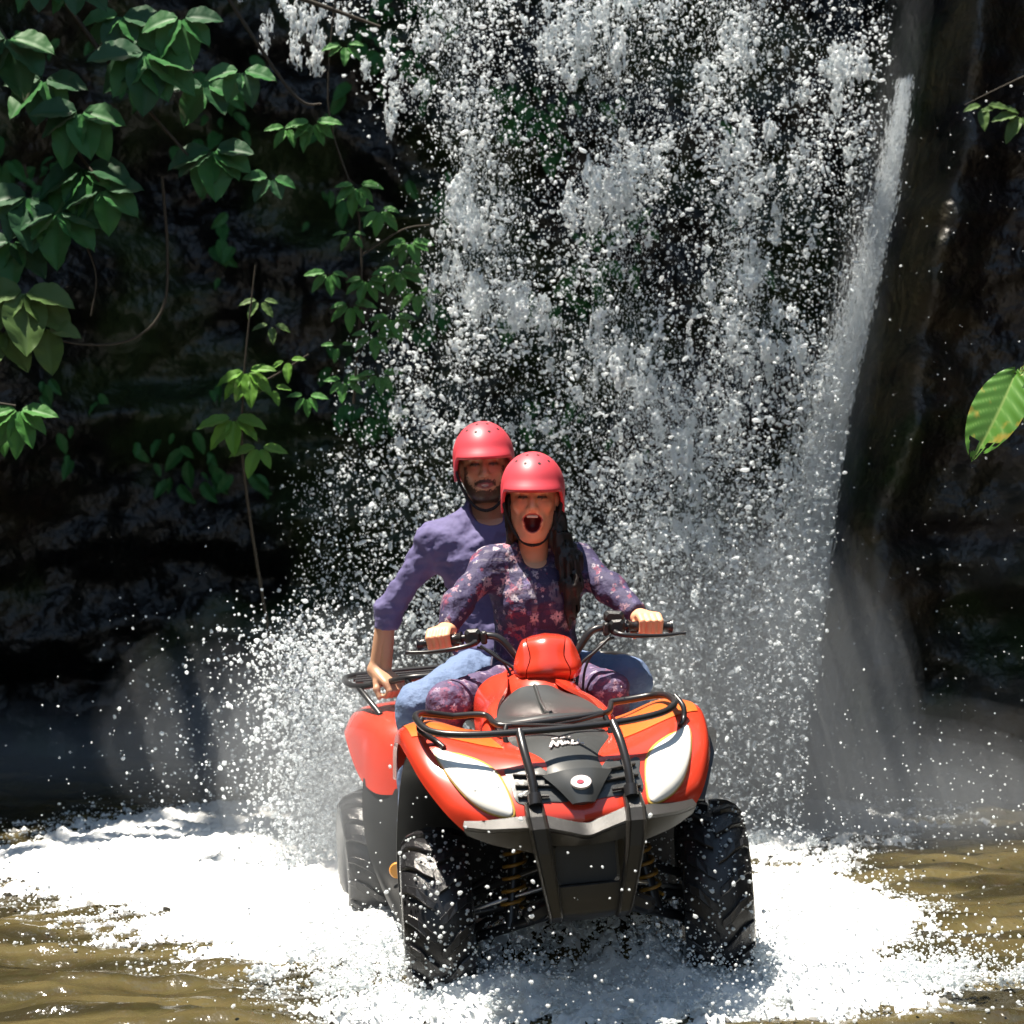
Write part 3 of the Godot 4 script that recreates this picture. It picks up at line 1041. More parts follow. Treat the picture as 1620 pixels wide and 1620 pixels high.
func tread_block(w: float, R: float, side: float) -> ArrayMesh:
	var key := "%s %s" % [R, side]
	if tread.has(key): return tread[key]
	var m := MB.new()
	var rings := []
	for q in [[0.006, 0.0, 0.055], [0.03, 0.06, 0.07], [0.060, 0.17, 0.075], [0.088, 0.24, 0.06], [0.104, 0.26, 0.05]]:
		var x: float = q[0] * w / 0.10 * side
		var base := tyre_r(minf(absf(x), w), w, R) - 0.004 - maxf(0.0, absf(x) - w) * 1.5
		var top := base + 0.019 - (0.006 if q[0] > 0.1 else 0.0)
		var ring := PackedVector3Array()
		for e in [[base, -0.5], [top - 0.003, -0.46], [top, -0.36], [top, 0.36], [top - 0.003, 0.46], [base, 0.5]]:
			var a: float = q[1] + q[2] * e[1] * 1.9
			ring.append(V(x, e[0] * sin(a), e[0] * cos(a)))
		rings.append(ring)
	m.loft(rings)
	tread[key] = m.mesh(false)
	return tread[key]

func wheel(bike: Node3D, at: Vector3, turn: float, w: float, R: float, out: float, label: String) -> void:
	var o := group_node("wheel", bike, Transform3D(Basis(Vector3.UP, turn), at))
	o.set_meta("label", label)
	var m := MB.new()
	var rows := []
	var prof := []
	for k in 13:
		var x := -w + 2.0 * w * k / 12
		prof.append(Vector2(x, tyre_r(x, w, R)))
	prof.append(Vector2(w + 0.008, R - 0.065)); prof.append(Vector2(w + 0.006, R - 0.09)); prof.append(Vector2(w - 0.006, R - 0.125)); prof.append(Vector2(w - 0.02, R - 0.132))
	prof.push_front(Vector2(-w - 0.008, R - 0.065)); prof.push_front(Vector2(-w - 0.006, R - 0.09)); prof.push_front(Vector2(-w + 0.006, R - 0.125)); prof.push_front(Vector2(-w + 0.02, R - 0.132))
	for p in prof:
		var r := PackedVector3Array()
		for k in 48:
			var a := TAU * k / 48
			r.append(V(p.x, p.y * sin(a), p.y * cos(a)))
		rows.append(r)
	m.grid(rows, true)
	part("tyre", m, M.rubber, o)
	for side in [-1.0, 1.0]:
		for k in 18:
			part("tread_block", tread_block(w, R, side), M.rubber, o, Transform3D(Basis(Vector3.RIGHT, TAU * (k + (0.5 if side > 0 else 0.0)) / 18), Vector3.ZERO))
	m = MB.new()
	rows = []
	for p in [Vector2(w - 0.018, R - 0.128), Vector2(w - 0.02, R - 0.145), Vector2(w - 0.06, R - 0.15), Vector2(w - 0.07, 0.06), Vector2(w - 0.045, 0.045), Vector2(w - 0.04, 0.0)]:
		var r := PackedVector3Array()
		for k in 32: r.append(V(p.x * out, p.y * sin(TAU * k / 32), p.y * cos(TAU * k / 32)))
		rows.append(r)
	m.grid(rows, true)
	part("rim", m, M.steel if R < 0.255 else M.black_metal, o)
	m = MB.new()
	rows = []
	for p in [Vector2(-w + 0.018, R - 0.128), Vector2(-w + 0.03, R - 0.15), Vector2(-w + 0.09, 0.06), Vector2(-w + 0.04, 0.05), Vector2(-w + 0.04, 0.0)]:
		var r := PackedVector3Array()
		for k in 32: r.append(V(p.x * out, p.y * sin(TAU * k / 32), p.y * cos(TAU * k / 32)))
		rows.append(r)
	m.grid(rows, true)
	part("brake_drum", m, M.black_metal, o)

func skin_z(rows: Array, x: float, y: float) -> float:
	# depth of a sampled sheet at (x, y), from its nearest samples
	var best := 9.0
	var z := 0.0
	var wsum := 0.0
	for r in rows:
		for p: Vector3 in r:
			var e := (p.x - x) * (p.x - x) + (p.y - y) * (p.y - y)
			if e < 0.0005:
				var w := 1.0 / (e * e * 1e5 + 0.000004)
				z += p.z * w
				wsum += w
	return z / wsum if wsum > 0.0 else 0.25

func lamp_z(x: float, y: float) -> float:
	# the nose between hood and fender as one smooth sheet
	return -0.6997 - 0.8672 * x + 4.5371 * y - 1.5145 * x * x + 2.1405 * x * y - 4.4209 * y * y

func laid(rows: Array, outline: Array, off: float, bulge: float, rim: float) -> MB:
	# a plate with that (x, y) outline laid on a sampled sheet, proud by off and domed by bulge
	var pts := []
	for k in outline.size():
		for s in 5:
			var n := outline.size()
			var a := MB.cr(Vector3(outline[(k + n - 1) % n].x, outline[(k + n - 1) % n].y, 0), Vector3(outline[k].x, outline[k].y, 0), Vector3(outline[(k + 1) % n].x, outline[(k + 1) % n].y, 0), Vector3(outline[(k + 2) % n].x, outline[(k + 2) % n].y, 0), s / 5.0)
			pts.append(Vector2(a.x, a.y))
	var mid := Vector2.ZERO
	for p in pts: mid += p
	mid /= pts.size()
	var m := MB.new()
	var rings := []
	for q in [[1.0, -0.012], [1.0, off * 0.6], [1.0 - rim, off], [0.8, off + bulge * 0.36], [0.6, off + bulge * 0.64], [0.4, off + bulge * 0.84], [0.2, off + bulge * 0.96], [0.02, off + bulge]]:
		var ring := PackedVector3Array()
		for p in pts:
			var e: Vector2 = mid + (p - mid) * q[0]
			var z := skin_z(rows, e.x, e.y) if rows else lamp_z(e.x, e.y)
			ring.append(V(e.x, e.y, z + q[1]))
		rings.append(ring)
	m.grid(rings, true, true)
	return m

func both(called: String, m: MB, mt: Material, o: Node, smooth := true) -> void:
	part(called, m, mt, o, Transform3D.IDENTITY, smooth)
	part(called, m.mirrored(), mt, o, Transform3D.IDENTITY, smooth)

func quad_bike() -> void:
	var o := thing("quad_bike", "red and black quad bike with front rack charging through white water", "quad bike", bike_xf)
	# front fenders and nose, one moulding: rows run from the lower front edge up and back
	var half := [
		[V(0, 0.580, 0.475), V(0.10, 0.598, 0.468), V(0.2, 0.605, 0.452), V(0.29, 0.602, 0.425), V(0.33, 0.602, 0.402), V(0.342, 0.578, 0.395)],
		[V(0, 0.618, 0.470), V(0.10, 0.632, 0.455), V(0.2, 0.642, 0.435), V(0.30, 0.645, 0.403), V(0.375, 0.655, 0.365), V(0.392, 0.630, 0.355)],
		[V(0, 0.690, 0.405), V(0.10, 0.700, 0.395), V(0.21, 0.708, 0.365), V(0.33, 0.722, 0.325), V(0.425, 0.738, 0.275), V(0.443, 0.705, 0.265)],
		[V(0, 0.745, 0.33), V(0.10, 0.752, 0.32), V(0.22, 0.770, 0.27), V(0.36, 0.797, 0.22), V(0.452, 0.802, 0.165), V(0.470, 0.768, 0.16)],
		[V(0, 0.775, 0.16), V(0.12, 0.780, 0.15), V(0.24, 0.800, 0.12), V(0.37, 0.842, 0.085), V(0.462, 0.832, 0.05), V(0.480, 0.795, 0.05)],
		[V(0, 0.78, -0.06), V(0.13, 0.785, -0.06), V(0.25, 0.80, -0.08), V(0.37, 0.83, -0.09), V(0.460, 0.805, -0.11), V(0.478, 0.765, -0.11)],
		[V(0.05, 0.75, -0.24), V(0.17, 0.75, -0.24), V(0.27, 0.74, -0.25), V(0.37, 0.73, -0.26), V(0.452, 0.69, -0.26), V(0.470, 0.65, -0.26)]]
	var rows := MB.smooth_rows(half, 40, 44)
	var m := MB.new()
	m.patch(half, 40, 44, 0.012, V(0, 0.6, 0.7))
	both("front_fender", m, M.red_plastic, o)
	var faces_front := []
	for r in MB.smooth_rows(half, 60, 66): faces_front.append(r.slice(0, 48))
	m = MB.new()
	var sun_tint := []
	for j in range(24, 38):
		var r := PackedVector3Array()
		for k in range(13, 31): r.append(rows[j][k] + V(0.0008, 0.0022, 0.0012))
		sun_tint.append(r)
	m.grid(sun_tint, false, true)
	rows = faces_front
	# sunlight on the red fender tops, painted as thin orange sheets
	both("orange_sun_tint", m, M.orange_sunlight, o)
	# headlamps
	var lamp := [Vector2(0.205, 0.626), Vector2(0.262, 0.628), Vector2(0.322, 0.664), Vector2(0.372, 0.730), Vector2(0.395, 0.792), Vector2(0.345, 0.781), Vector2(0.262, 0.752), Vector2(0.222, 0.712)]
	var wide := []
	for p in lamp: wide.append(Vector2(0.298, 0.705) + (p - Vector2(0.298, 0.705)) * 1.07)
	var rim := laid([], wide, 0.006, 0.002, 0.05)
	var glass := laid([], lamp, 0.011, 0.016, 0.06)
	for side in [1, -1]:
		var h := part("headlight", glass if side > 0 else glass.mirrored(), M.lamp_reflector, o)
		part("headlight_rim", rim if side > 0 else rim.mirrored(), M.lamp_rim, h)
	# black grille between headlamps and nose, with slats
	m = laid(rows, [Vector2(0.035, 0.652), Vector2(0.09, 0.648), Vector2(0.185, 0.650), Vector2(0.196, 0.70), Vector2(0.20, 0.735), Vector2(0.10, 0.735)], 0.003, 0.0, 0.02)
	for side in [1, -1]:
		var g := part("grille", m if side > 0 else m.mirrored(), M.gloss_black, o)
		for k in 3:
			var st := MB.new()
			var p0 := Vector2(0.095 - 0.012 * k, 0.665 + 0.024 * k)
			var p1 := Vector2(0.185, 0.668 + 0.026 * k)
			var path := PackedVector3Array()
			for q in 5:
				var e := p0.lerp(p1, q / 4.0)
				path.append(V(e.x * side, e.y, skin_z(rows, e.x, e.y) + 0.012))
			st.tube(path, 0.0048, 6)
			part("slat", st, M.grey_plastic, g)
	# raised black hood: dished upper cover, front cover, and the wedge that carries the badge
	m = MB.new()
	m.patch([[V(-0.095, 0.872, -0.185), V(-0.05, 0.897, -0.19), V(0, 0.902, -0.19), V(0.05, 0.897, -0.19), V(0.095, 0.872, -0.185)],
		[V(-0.125, 0.866, -0.11), V(-0.07, 0.862, -0.11), V(0, 0.858, -0.11), V(0.07, 0.862, -0.11), V(0.125, 0.866, -0.11)],
		[V(-0.158, 0.848, -0.02), V(-0.09, 0.838, -0.02), V(0, 0.834, -0.02), V(0.09, 0.838, -0.02), V(0.158, 0.848, -0.02)],
		[V(-0.18, 0.825, 0.055), V(-0.10, 0.836, 0.06), V(0, 0.843, 0.065), V(0.10, 0.836, 0.06), V(0.18, 0.825, 0.055)],
		[V(-0.178, 0.800, 0.075), V(-0.10, 0.808, 0.085), V(0, 0.814, 0.09), V(0.10, 0.808, 0.085), V(0.178, 0.800, 0.075)]], 33, 33, 0.02, V(0, 1, 0.3))
	part("hood_cover", m, M.gloss_black, o)
	m = MB.new()
	m.tube(PackedVector3Array([V(0, 0.902, -0.185), V(0, 0.861, -0.11), V(0, 0.838, -0.02), V(0, 0.846, 0.06)]), 0.006, 6)
	part("hood_ridge", m, M.gloss_black, o)
	m = MB.new()
	m.patch([[V(-0.155, 0.79, 0.11), V(-0.07, 0.806, 0.12), V(0, 0.81, 0.125), V(0.07, 0.806, 0.12), V(0.155, 0.79, 0.11)],
		[V(-0.148, 0.775, 0.21), V(-0.07, 0.795, 0.225), V(0, 0.80, 0.23), V(0.07, 0.795, 0.225), V(0.148, 0.775, 0.21)],
		[V(-0.128, 0.735, 0.315), V(-0.065, 0.752, 0.335), V(0, 0.757, 0.34), V(0.065, 0.752, 0.335), V(0.128, 0.735, 0.315)],
		[V(-0.112, 0.700, 0.385), V(-0.06, 0.712, 0.405), V(0, 0.716, 0.41), V(0.06, 0.712, 0.405), V(0.112, 0.700, 0.385)]], 25, 25, 0.03, V(0, 0.7, 0.6))
	var cover := part("front_cover", m, M.gloss_black, o)
	# white brushed lettering on the cover: a short line over a bolder slanted one
	var slope := Basis(Vector3.RIGHT, -0.83)
	m = MB.new()
	for q in [[-0.030, 0.016, 0.020, 0.004, 0.1], [-0.006, 0.016, 0.016, 0.004, 0.1], [0.018, 0.017, 0.012, 0.004, 0.1], [-0.045, -0.006, 0.008, 0.020, -0.5], [-0.034, -0.001, 0.007, 0.022, 0.5], [-0.024, -0.004, 0.008, 0.022, -0.5], [-0.012, -0.002, 0.010, 0.018, 0.4], [0.003, -0.003, 0.016, 0.007, 0.5], [0.004, -0.003, 0.016, 0.007, -0.5], [0.020, -0.003, 0.007, 0.018, -0.4], [0.028, -0.009, 0.014, 0.006, 0.1], [0.038, -0.002, 0.006, 0.018, -0.4], [0.050, -0.010, 0.012, 0.005, -0.4]]:
		m.box(V(-0.005, 0.782, 0.284) + slope * V(q[0], q[1], 0.007), V(q[2], q[3], 0.004), slope * Basis(Vector3.BACK, q[4]), 0.001)
	part("lettering", m, M.badge_white, cover)
	m = MB.new()
	m.patch([[V(-0.105, 0.716, 0.408), V(-0.05, 0.728, 0.425), V(0, 0.731, 0.43), V(0.05, 0.728, 0.425), V(0.105, 0.716, 0.408)],
		[V(-0.070, 0.684, 0.445), V(-0.035, 0.692, 0.456), V(0, 0.694, 0.46), V(0.035, 0.692, 0.456), V(0.070, 0.684, 0.445)],
		[V(-0.034, 0.642, 0.476), V(-0.017, 0.645, 0.482), V(0, 0.646, 0.484), V(0.017, 0.645, 0.482), V(0.034, 0.642, 0.476)]], 21, 15, 0.03, V(0, 0.6, 0.8))
	var wedge := part("nose_wedge", m, M.gloss_black, o)
	slope = Basis(Vector3.RIGHT, -0.68)
	m = MB.new()
	var oval := PackedVector2Array()
	for k in 28: oval.append(Vector2(0.031 * cos(TAU * k / 28), 0.021 * sin(TAU * k / 28)))
	m.prism(oval, 0.008, Transform3D(slope, V(0.0, 0.694, 0.456)), 0.002)
	var badge := part("badge", m, M.badge_white, wedge)
	m = MB.new()
	var small := PackedVector2Array()
	for k in 20: small.append(Vector2(0.011 * cos(TAU * k / 20) - 0.003, 0.007 * sin(TAU * k / 20)))
	m.prism(small, 0.0095, Transform3D(slope, V(0.0, 0.694, 0.4565)), 0.001)
	part("badge_mark", m, M.badge_red, badge)
	# red cowl beside the hood, and the tank behind it
	m = MB.new()
	m.patch([[V(0.06, 0.935, -0.34), V(0.13, 0.915, -0.34), V(0.175, 0.86, -0.34), V(0.18, 0.74, -0.34)],
		[V(0.092, 0.898, -0.2), V(0.135, 0.885, -0.2), V(0.175, 0.845, -0.2), V(0.19, 0.75, -0.2)],
		[V(0.15, 0.862, -0.04), V(0.178, 0.855, -0.04), V(0.205, 0.825, -0.04), V(0.215, 0.77, -0.04)],
		[V(0.172, 0.800, 0.1), V(0.19, 0.795, 0.1), V(0.21, 0.785, 0.1), V(0.22, 0.77, 0.1)],
		[V(0.135, 0.745, 0.30), V(0.15, 0.750, 0.30), V(0.165, 0.745, 0.295), V(0.175, 0.735, 0.29)]], 18, 24, 0.012, V(0.7, 0.7, 0.2))
	both("side_cowl", m, M.red_plastic, o)
	m = MB.new()
	m.ball(V(0, 0.83, -0.42), V(0.15, 0.12, 0.22), Basis.IDENTITY, 14)
	part("fuel_tank", m, M.red_plastic, o)
	m = MB.new()
	m.loft([
		PackedVector3Array(MB.curve([V(-0.10, 0.74, -0.45), V(-0.12, 0.80, -0.45), V(0, 0.83, -0.45), V(0.12, 0.80, -0.45), V(0.10, 0.74, -0.45)], 12)),
		PackedVector3Array(MB.curve([V(-0.13, 0.70, -0.7), V(-0.15, 0.75, -0.7), V(0, 0.775, -0.7), V(0.15, 0.75, -0.7), V(0.13, 0.70, -0.7)], 12)),
		PackedVector3Array(MB.curve([V(-0.14, 0.70, -1.0), V(-0.16, 0.77, -1.0), V(0, 0.80, -1.0), V(0.16, 0.77, -1.0), V(0.14, 0.70, -1.0)], 12)),
		PackedVector3Array(MB.curve([V(-0.12, 0.72, -1.25), V(-0.14, 0.79, -1.25), V(0, 0.815, -1.25), V(0.14, 0.79, -1.25), V(0.12, 0.72, -1.25)], 12))])
	part("seat", m, M.black_plastic, o)
	# bumper: the bright folded lip, the dark skirts under it, two upright channels, the box and the skid plate
	m = MB.new()
	m.patch([[V(0.13, 0.618, 0.462), V(0.2, 0.618, 0.455), V(0.29, 0.612, 0.428), V(0.345, 0.612, 0.40)],
		[V(0.13, 0.592, 0.50), V(0.2, 0.594, 0.495), V(0.29, 0.594, 0.462), V(0.352, 0.600, 0.42)]], 16, 5, 0.012, V(0, 0.8, 0.5))
	both("bumper_lip", m, M.grey_plastic, o)
	m = MB.new()
	m.patch([[V(-0.13, 0.622, 0.468), V(-0.05, 0.600, 0.482), V(0, 0.590, 0.485), V(0.05, 0.600, 0.482), V(0.13, 0.622, 0.468)],
		[V(-0.13, 0.592, 0.502), V(-0.05, 0.572, 0.512), V(0, 0.560, 0.515), V(0.05, 0.572, 0.512), V(0.13, 0.592, 0.502)]], 17, 5, 0.012, V(0, 0.8, 0.5))
	part("bumper_lip", m, M.grey_plastic, o)
	m = MB.new()
	m.patch([[V(0.13, 0.580, 0.490), V(0.2, 0.582, 0.484), V(0.29, 0.582, 0.452), V(0.35, 0.588, 0.412)],
		[V(0.13, 0.545, 0.478), V(0.2, 0.55, 0.470), V(0.28, 0.562, 0.445), V(0.345, 0.58, 0.410)],
		[V(0.13, 0.508, 0.465), V(0.19, 0.525, 0.460), V(0.27, 0.545, 0.44), V(0.34, 0.572, 0.408)]], 16, 8, 0.012, V(0, 0, 1))
	both("bumper_skirt", m, M.grey_plastic, o)
	m = MB.new()
	m.patch([[V(-0.13, 0.580, 0.49), V(-0.05, 0.560, 0.502), V(0, 0.548, 0.505), V(0.05, 0.560, 0.502), V(0.13, 0.580, 0.49)],
		[V(-0.12, 0.535, 0.475), V(-0.05, 0.53, 0.483), V(0, 0.528, 0.485), V(0.05, 0.53, 0.483), V(0.12, 0.535, 0.475)]], 13, 5, 0.012, V(0, 0, 1))
	part("bumper_skirt", m, M.grey_plastic, o)
	m = MB.new()
	var rings := []
	for q in [[0.148, 0.655, 0.470, 0.026], [0.148, 0.622, 0.508, 0.029], [0.145, 0.59, 0.526, 0.029], [0.136, 0.52, 0.522, 0.027], [0.118, 0.42, 0.500, 0.024], [0.102, 0.335, 0.470, 0.020], [0.10, 0.315, 0.44, 0.018]]:
		var ring := PackedVector3Array()
		for e in [[-1.0, -0.02], [-1.0, 0.0], [-0.82, 0.006], [-0.6, 0.0], [0.6, 0.0], [0.82, 0.006], [1.0, 0.0], [1.0, -0.02]]:
			ring.append(V(q[0] + e[0] * q[3], q[1] + (e[1] * 0.6 if q[1] > 0.6 else 0.0), q[2] + e[1]))
		rings.append(ring)
	m.loft(rings)
	both("bumper_upright", m, M.grey_plastic, o, false)
	m = MB.new()
	m.box(V(0, 0.475, 0.40), V(0.20, 0.13, 0.10), Basis.IDENTITY, 0.01)
	part("winch_box", m, M.black_plastic, o)
	m = MB.new()
	m.patch([[V(-0.10, 0.418, 0.478), V(0, 0.418, 0.482), V(0.10, 0.418, 0.478)], [V(-0.098, 0.37, 0.468), V(0, 0.37, 0.472), V(0.098, 0.37, 0.468)], [V(-0.094, 0.325, 0.44), V(0, 0.322, 0.445), V(0.094, 0.325, 0.44)], [V(-0.09, 0.29, 0.30), V(0, 0.285, 0.30), V(0.09, 0.29, 0.30)]], 12, 14, 0.012, V(0, -0.2, 1))
	part("skid_plate", m, M.grey_plastic, o)
	# chassis, inner arches, axles and suspension
	m = MB.new()
	m.box(V(0, 0.46, -0.3), V(0.24, 0.34, 1.25), Basis.IDENTITY, 0.03)
	m.box(V(0, 0.36, -0.75), V(0.34, 0.24, 0.6), Basis.IDENTITY, 0.03)
	part("chassis", m, M.black_metal, o)
	m = MB.new()
	m.patch([[V(0.14, 0.60, 0.36), V(0.25, 0.60, 0.34), V(0.33, 0.59, 0.32)], [V(0.13, 0.70, 0.10), V(0.30, 0.73, 0.10), V(0.44, 0.74, 0.08)], [V(0.13, 0.66, -0.16), V(0.30, 0.67, -0.18), V(0.455, 0.68, -0.2)], [V(0.13, 0.45, -0.30), V(0.30, 0.42, -0.33), V(0.475, 0.42, -0.34)], [V(0.13, 0.20, -0.34), V(0.30, 0.18, -0.37), V(0.47, 0.17, -0.38)]], 14, 24, 0.008, V(0, -0.5, 0.8))
	both("inner_arch", m, M.black_plastic, o)
	for side in [-1.0, 1.0]:
		m = MB.new()
		m.tube(PackedVector3Array([V(0.09 * side, 0.31, 0.26), V(0.33 * side, 0.205, 0.03)]), 0.015, 8)
		m.tube(PackedVector3Array([V(0.09 * side, 0.31, -0.12), V(0.33 * side, 0.205, -0.01)]), 0.015, 8)
		m.box(V(0.325 * side, 0.21, 0.01), V(0.05, 0.05, 0.09), Basis.IDENTITY, 0.01)
		m.box(V(0.14 * side, 0.31, 0.22), V(0.10, 0.045, 0.06), Basis(Vector3.BACK, -0.42 * side), 0.01)
		part("lower_arm", m, M.black_metal, o)
		m = MB.new()
		m.tube(PackedVector3Array([V(0.10 * side, 0.43, 0.18), V(0.33 * side, 0.33, 0.02)]), 0.011, 8)
		m.tube(PackedVector3Array([V(0.10 * side, 0.43, -0.10), V(0.33 * side, 0.33, -0.01)]), 0.011, 8)
		part("upper_arm", m, M.black_metal, o)
		m = MB.new()
		m.tube(PackedVector3Array([V(0.06 * side, 0.375, 0.17), V(0.33 * side, 0.30, 0.09)]), 0.008, 6)
		part("tie_rod", m, M.steel, o)
		m = MB.new()
		m.tube(PackedVector3Array([V(0.15 * side, 0.62, 0.05), V(0.215 * side, 0.25, 0.14)]), 0.02, 10)
		var shock := part("shock_absorber", m, M.black_metal, o)
		m = MB.new()
		var helix := PackedVector3Array()
		for k in 70:
			var t := k / 69.0
			var c := V(0.165 * side, 0.54, 0.07).lerp(V(0.205 * side, 0.30, 0.13), t)
			helix.append(c + V(cos(t * TAU * 7) * 0.032, 0, sin(t * TAU * 7) * 0.032))
		m.tube(helix, 0.006, 5)
		part("spring", m, M.spring_yellow, shock)
		m = MB.new()
		m.tube(PackedVector3Array([V(0.1 * side, 0.30, 0.0), V(0.34 * side, 0.27, 0.0)]), 0.018, 8)
		part("axle", m, M.black_metal, o)
		m = MB.new()
		m.tube(PackedVector3Array([V(0.0, 0.26, -1.13), V(0.45 * side, 0.26, -1.13)]), 0.025, 8)
		part("rear_axle", m, M.black_metal, o)
	wheel(o, V(-0.400, 0.265, 0.0), deg_to_rad(-8.0), 0.094, 0.268, -1.0, "front wheel at the picture's left")
	wheel(o, V(0.420, 0.270, 0.0), deg_to_rad(-10.5), 0.094, 0.268, 1.0, "front wheel at the picture's right")
	wheel(o, V(-0.455, 0.25, -1.13), 0.0, 0.115, 0.25, -1.0, "rear wheel at the picture's left")
	wheel(o, V(0.42, 0.25, -1.13), 0.0, 0.115, 0.25, 1.0, "rear wheel at the picture's right")
	# rear fenders, the black panels and footboards before the rear wheels
	m = MB.new()
	m.patch([[V(0.20, 0.70, -0.80), V(0.28, 0.66, -0.80), V(0.36, 0.56, -0.83), V(0.40, 0.515, -0.84)],
		[V(0.22, 0.745, -0.92), V(0.32, 0.735, -0.92), V(0.43, 0.68, -0.92), V(0.475, 0.52, -0.90)],
		[V(0.22, 0.765, -1.08), V(0.34, 0.765, -1.08), V(0.47, 0.735, -1.08), V(0.512, 0.57, -1.05)],
		[V(0.20, 0.77, -1.28), V(0.34, 0.772, -1.28), V(0.475, 0.752, -1.28), V(0.525, 0.68, -1.28)],
		[V(0.18, 0.74, -1.48), V(0.32, 0.735, -1.48), V(0.43, 0.71, -1.48), V(0.48, 0.64, -1.48)]], 28, 32, 0.014, V(0.5, 0.8, 0.3))
	both("rear_fender", m, M.red_plastic, o)
	m = MB.new()
	m.patch([[V(0.26, 0.60, -0.78), V(0.36, 0.555, -0.82), V(0.43, 0.53, -0.87), V(0.50, 0.56, -0.98)],
		[V(0.28, 0.42, -0.75), V(0.37, 0.42, -0.78), V(0.45, 0.42, -0.83), V(0.515, 0.46, -0.93)],
		[V(0.29, 0.27, -0.66), V(0.38, 0.27, -0.70), V(0.46, 0.27, -0.77), V(0.51, 0.33, -0.88)],
		[V(0.28, 0.20, -0.50), V(0.38, 0.20, -0.52), V(0.45, 0.19, -0.58), V(0.475, 0.19, -0.70)],
		[V(0.26, 0.20, -0.36), V(0.36, 0.20, -0.36), V(0.44, 0.19, -0.37), V(0.465, 0.165, -0.38)]], 20, 28, 0.012, V(0.3, 0.2, 0.9))
	both("footwell_panel", m, M.black_plastic, o)
	m = MB.new()
	for k in 5:
		m.box(V(0.37, 0.218, -0.40 - 0.05 * k), V(0.15, 0.014, 0.018))
	both("foot_pegs", m, M.black_metal, o)
	m = MB.new()
	var disc := PackedVector2Array()
	for k in 20: disc.append(Vector2(0.026 * cos(TAU * k / 20), 0.026 * sin(TAU * k / 20)))
	m.prism(disc, 0.014, Transform3D(Basis(Vector3.UP, -0.3), Vector3(-0.436, 0.293, -0.720)), 0.004)
	part("reflector", m, M.amber, o)
	# front rack
	m = MB.new()
	m.tube(MB.curve([V(-0.30, 0.853, 0.0), V(-0.37, 0.868, 0.02), V(-0.415, 0.878, 0.08), V(-0.435, 0.874, 0.17), V(-0.405, 0.848, 0.27), V(-0.30, 0.836, 0.325), V(-0.12, 0.833, 0.345), V(0.02, 0.833, 0.347), V(0.16, 0.835, 0.335), V(0.29, 0.845, 0.30), V(0.355, 0.858, 0.22), V(0.365, 0.868, 0.1), V(0.34, 0.864, 0.02), V(0.27, 0.856, 0.0), V(0.205, 0.852, 0.0)], 70), 0.0105, 8)
	var rack := part("front_rack", m, M.black_metal, o)
	m = MB.new()
	m.tube(MB.curve([V(-0.30, 0.853, 0.0), V(-0.22, 0.852, 0.0), V(-0.19, 0.845, 0.02), V(-0.185, 0.834, 0.10), V(-0.15, 0.828, 0.13), V(0.0, 0.832, 0.135), V(0.12, 0.836, 0.13), V(0.17, 0.838, 0.11), V(0.195, 0.848, 0.04), V(0.205, 0.852, 0.0)], 46), 0.0095, 8)
	part("rack_bar", m, M.black_metal, rack)
	m = MB.new()
	m.tube(PackedVector3Array([V(-0.14, 0.828, 0.133), V(-0.02, 0.829, 0.24), V(0.08, 0.831, 0.345)]), 0.006, 6)
	m.tube(PackedVector3Array([V(0.15, 0.836, 0.128), V(0.06, 0.832, 0.20), V(-0.02, 0.831, 0.24)]), 0.006, 6)
	part("rack_bar", m, M.black_metal, rack)
	for side in [-1.0, 1.0]:
		m = MB.new()
		m.tube(MB.curve([V(0.142 * side - 0.01, 0.835, 0.34), V(0.146 * side - 0.006, 0.79, 0.395), V(0.145 * side, 0.72, 0.448), V(0.144 * side, 0.655, 0.478)], 16), 0.0135, 10)
		m.tube(PackedVector3Array([V(0.144 * side, 0.676, 0.466), V(0.144 * side, 0.648, 0.482)]), 0.021, 10)
		part("rack_post", m, M.black_metal, rack)
		m = MB.new()
		m.tube(MB.curve([V(0.395 * side - 0.02, 0.872, 0.15), V(0.41 * side - 0.02, 0.845, 0.185), V(0.385 * side, 0.812, 0.205), V(0.365 * side, 0.795, 0.232)], 14), 0.0085, 8)
		part("rack_hook", m, M.black_metal, rack)
		m = MB.new()
		m.tube(MB.curve([V(0.155 * side, 0.828, 0.13), V(0.165 * side, 0.80, 0.15), V(0.16 * side, 0.77, 0.16)], 8), 0.0085, 8)
		part("rack_foot", m, M.black_metal, rack)
	# rear rack
	m = MB.new()
	m.tube(MB.curve([V(-0.25, 0.875, -1.0), V(-0.33, 0.872, -1.02), V(-0.40, 0.852, -1.12), V(-0.475, 0.840, -1.20), V(-0.50, 0.842, -1.35), V(-0.47, 0.845, -1.52), V(-0.3, 0.845, -1.56), V(0.3, 0.845, -1.56), V(0.47, 0.845, -1.52), V(0.50, 0.842, -1.35), V(0.475, 0.840, -1.20), V(0.40, 0.852, -1.12), V(0.33, 0.872, -1.02), V(0.25, 0.875, -1.0)], 70), 0.011, 8)
	for q in 4:
		m.tube(PackedVector3Array([V(-0.48 + 0.02 * absf(q - 1.5), 0.842, -1.25 - 0.08 * q), V(0.48 - 0.02 * absf(q - 1.5), 0.842, -1.25 - 0.08 * q)]), 0.008, 6)
	for side in [-1.0, 1.0]:
		m.tube(MB.curve([V(0.475 * side, 0.840, -1.2), V(0.45 * side, 0.80, -1.12), V(0.42 * side, 0.755, -1.06)], 8), 0.010, 8)
		m.tube(MB.curve([V(0.33 * side, 0.872, -1.02), V(0.31 * side, 0.82, -0.99), V(0.30 * side, 0.76, -0.98)], 8), 0.010, 8)
	part("rear_rack", m, M.black_metal, o)
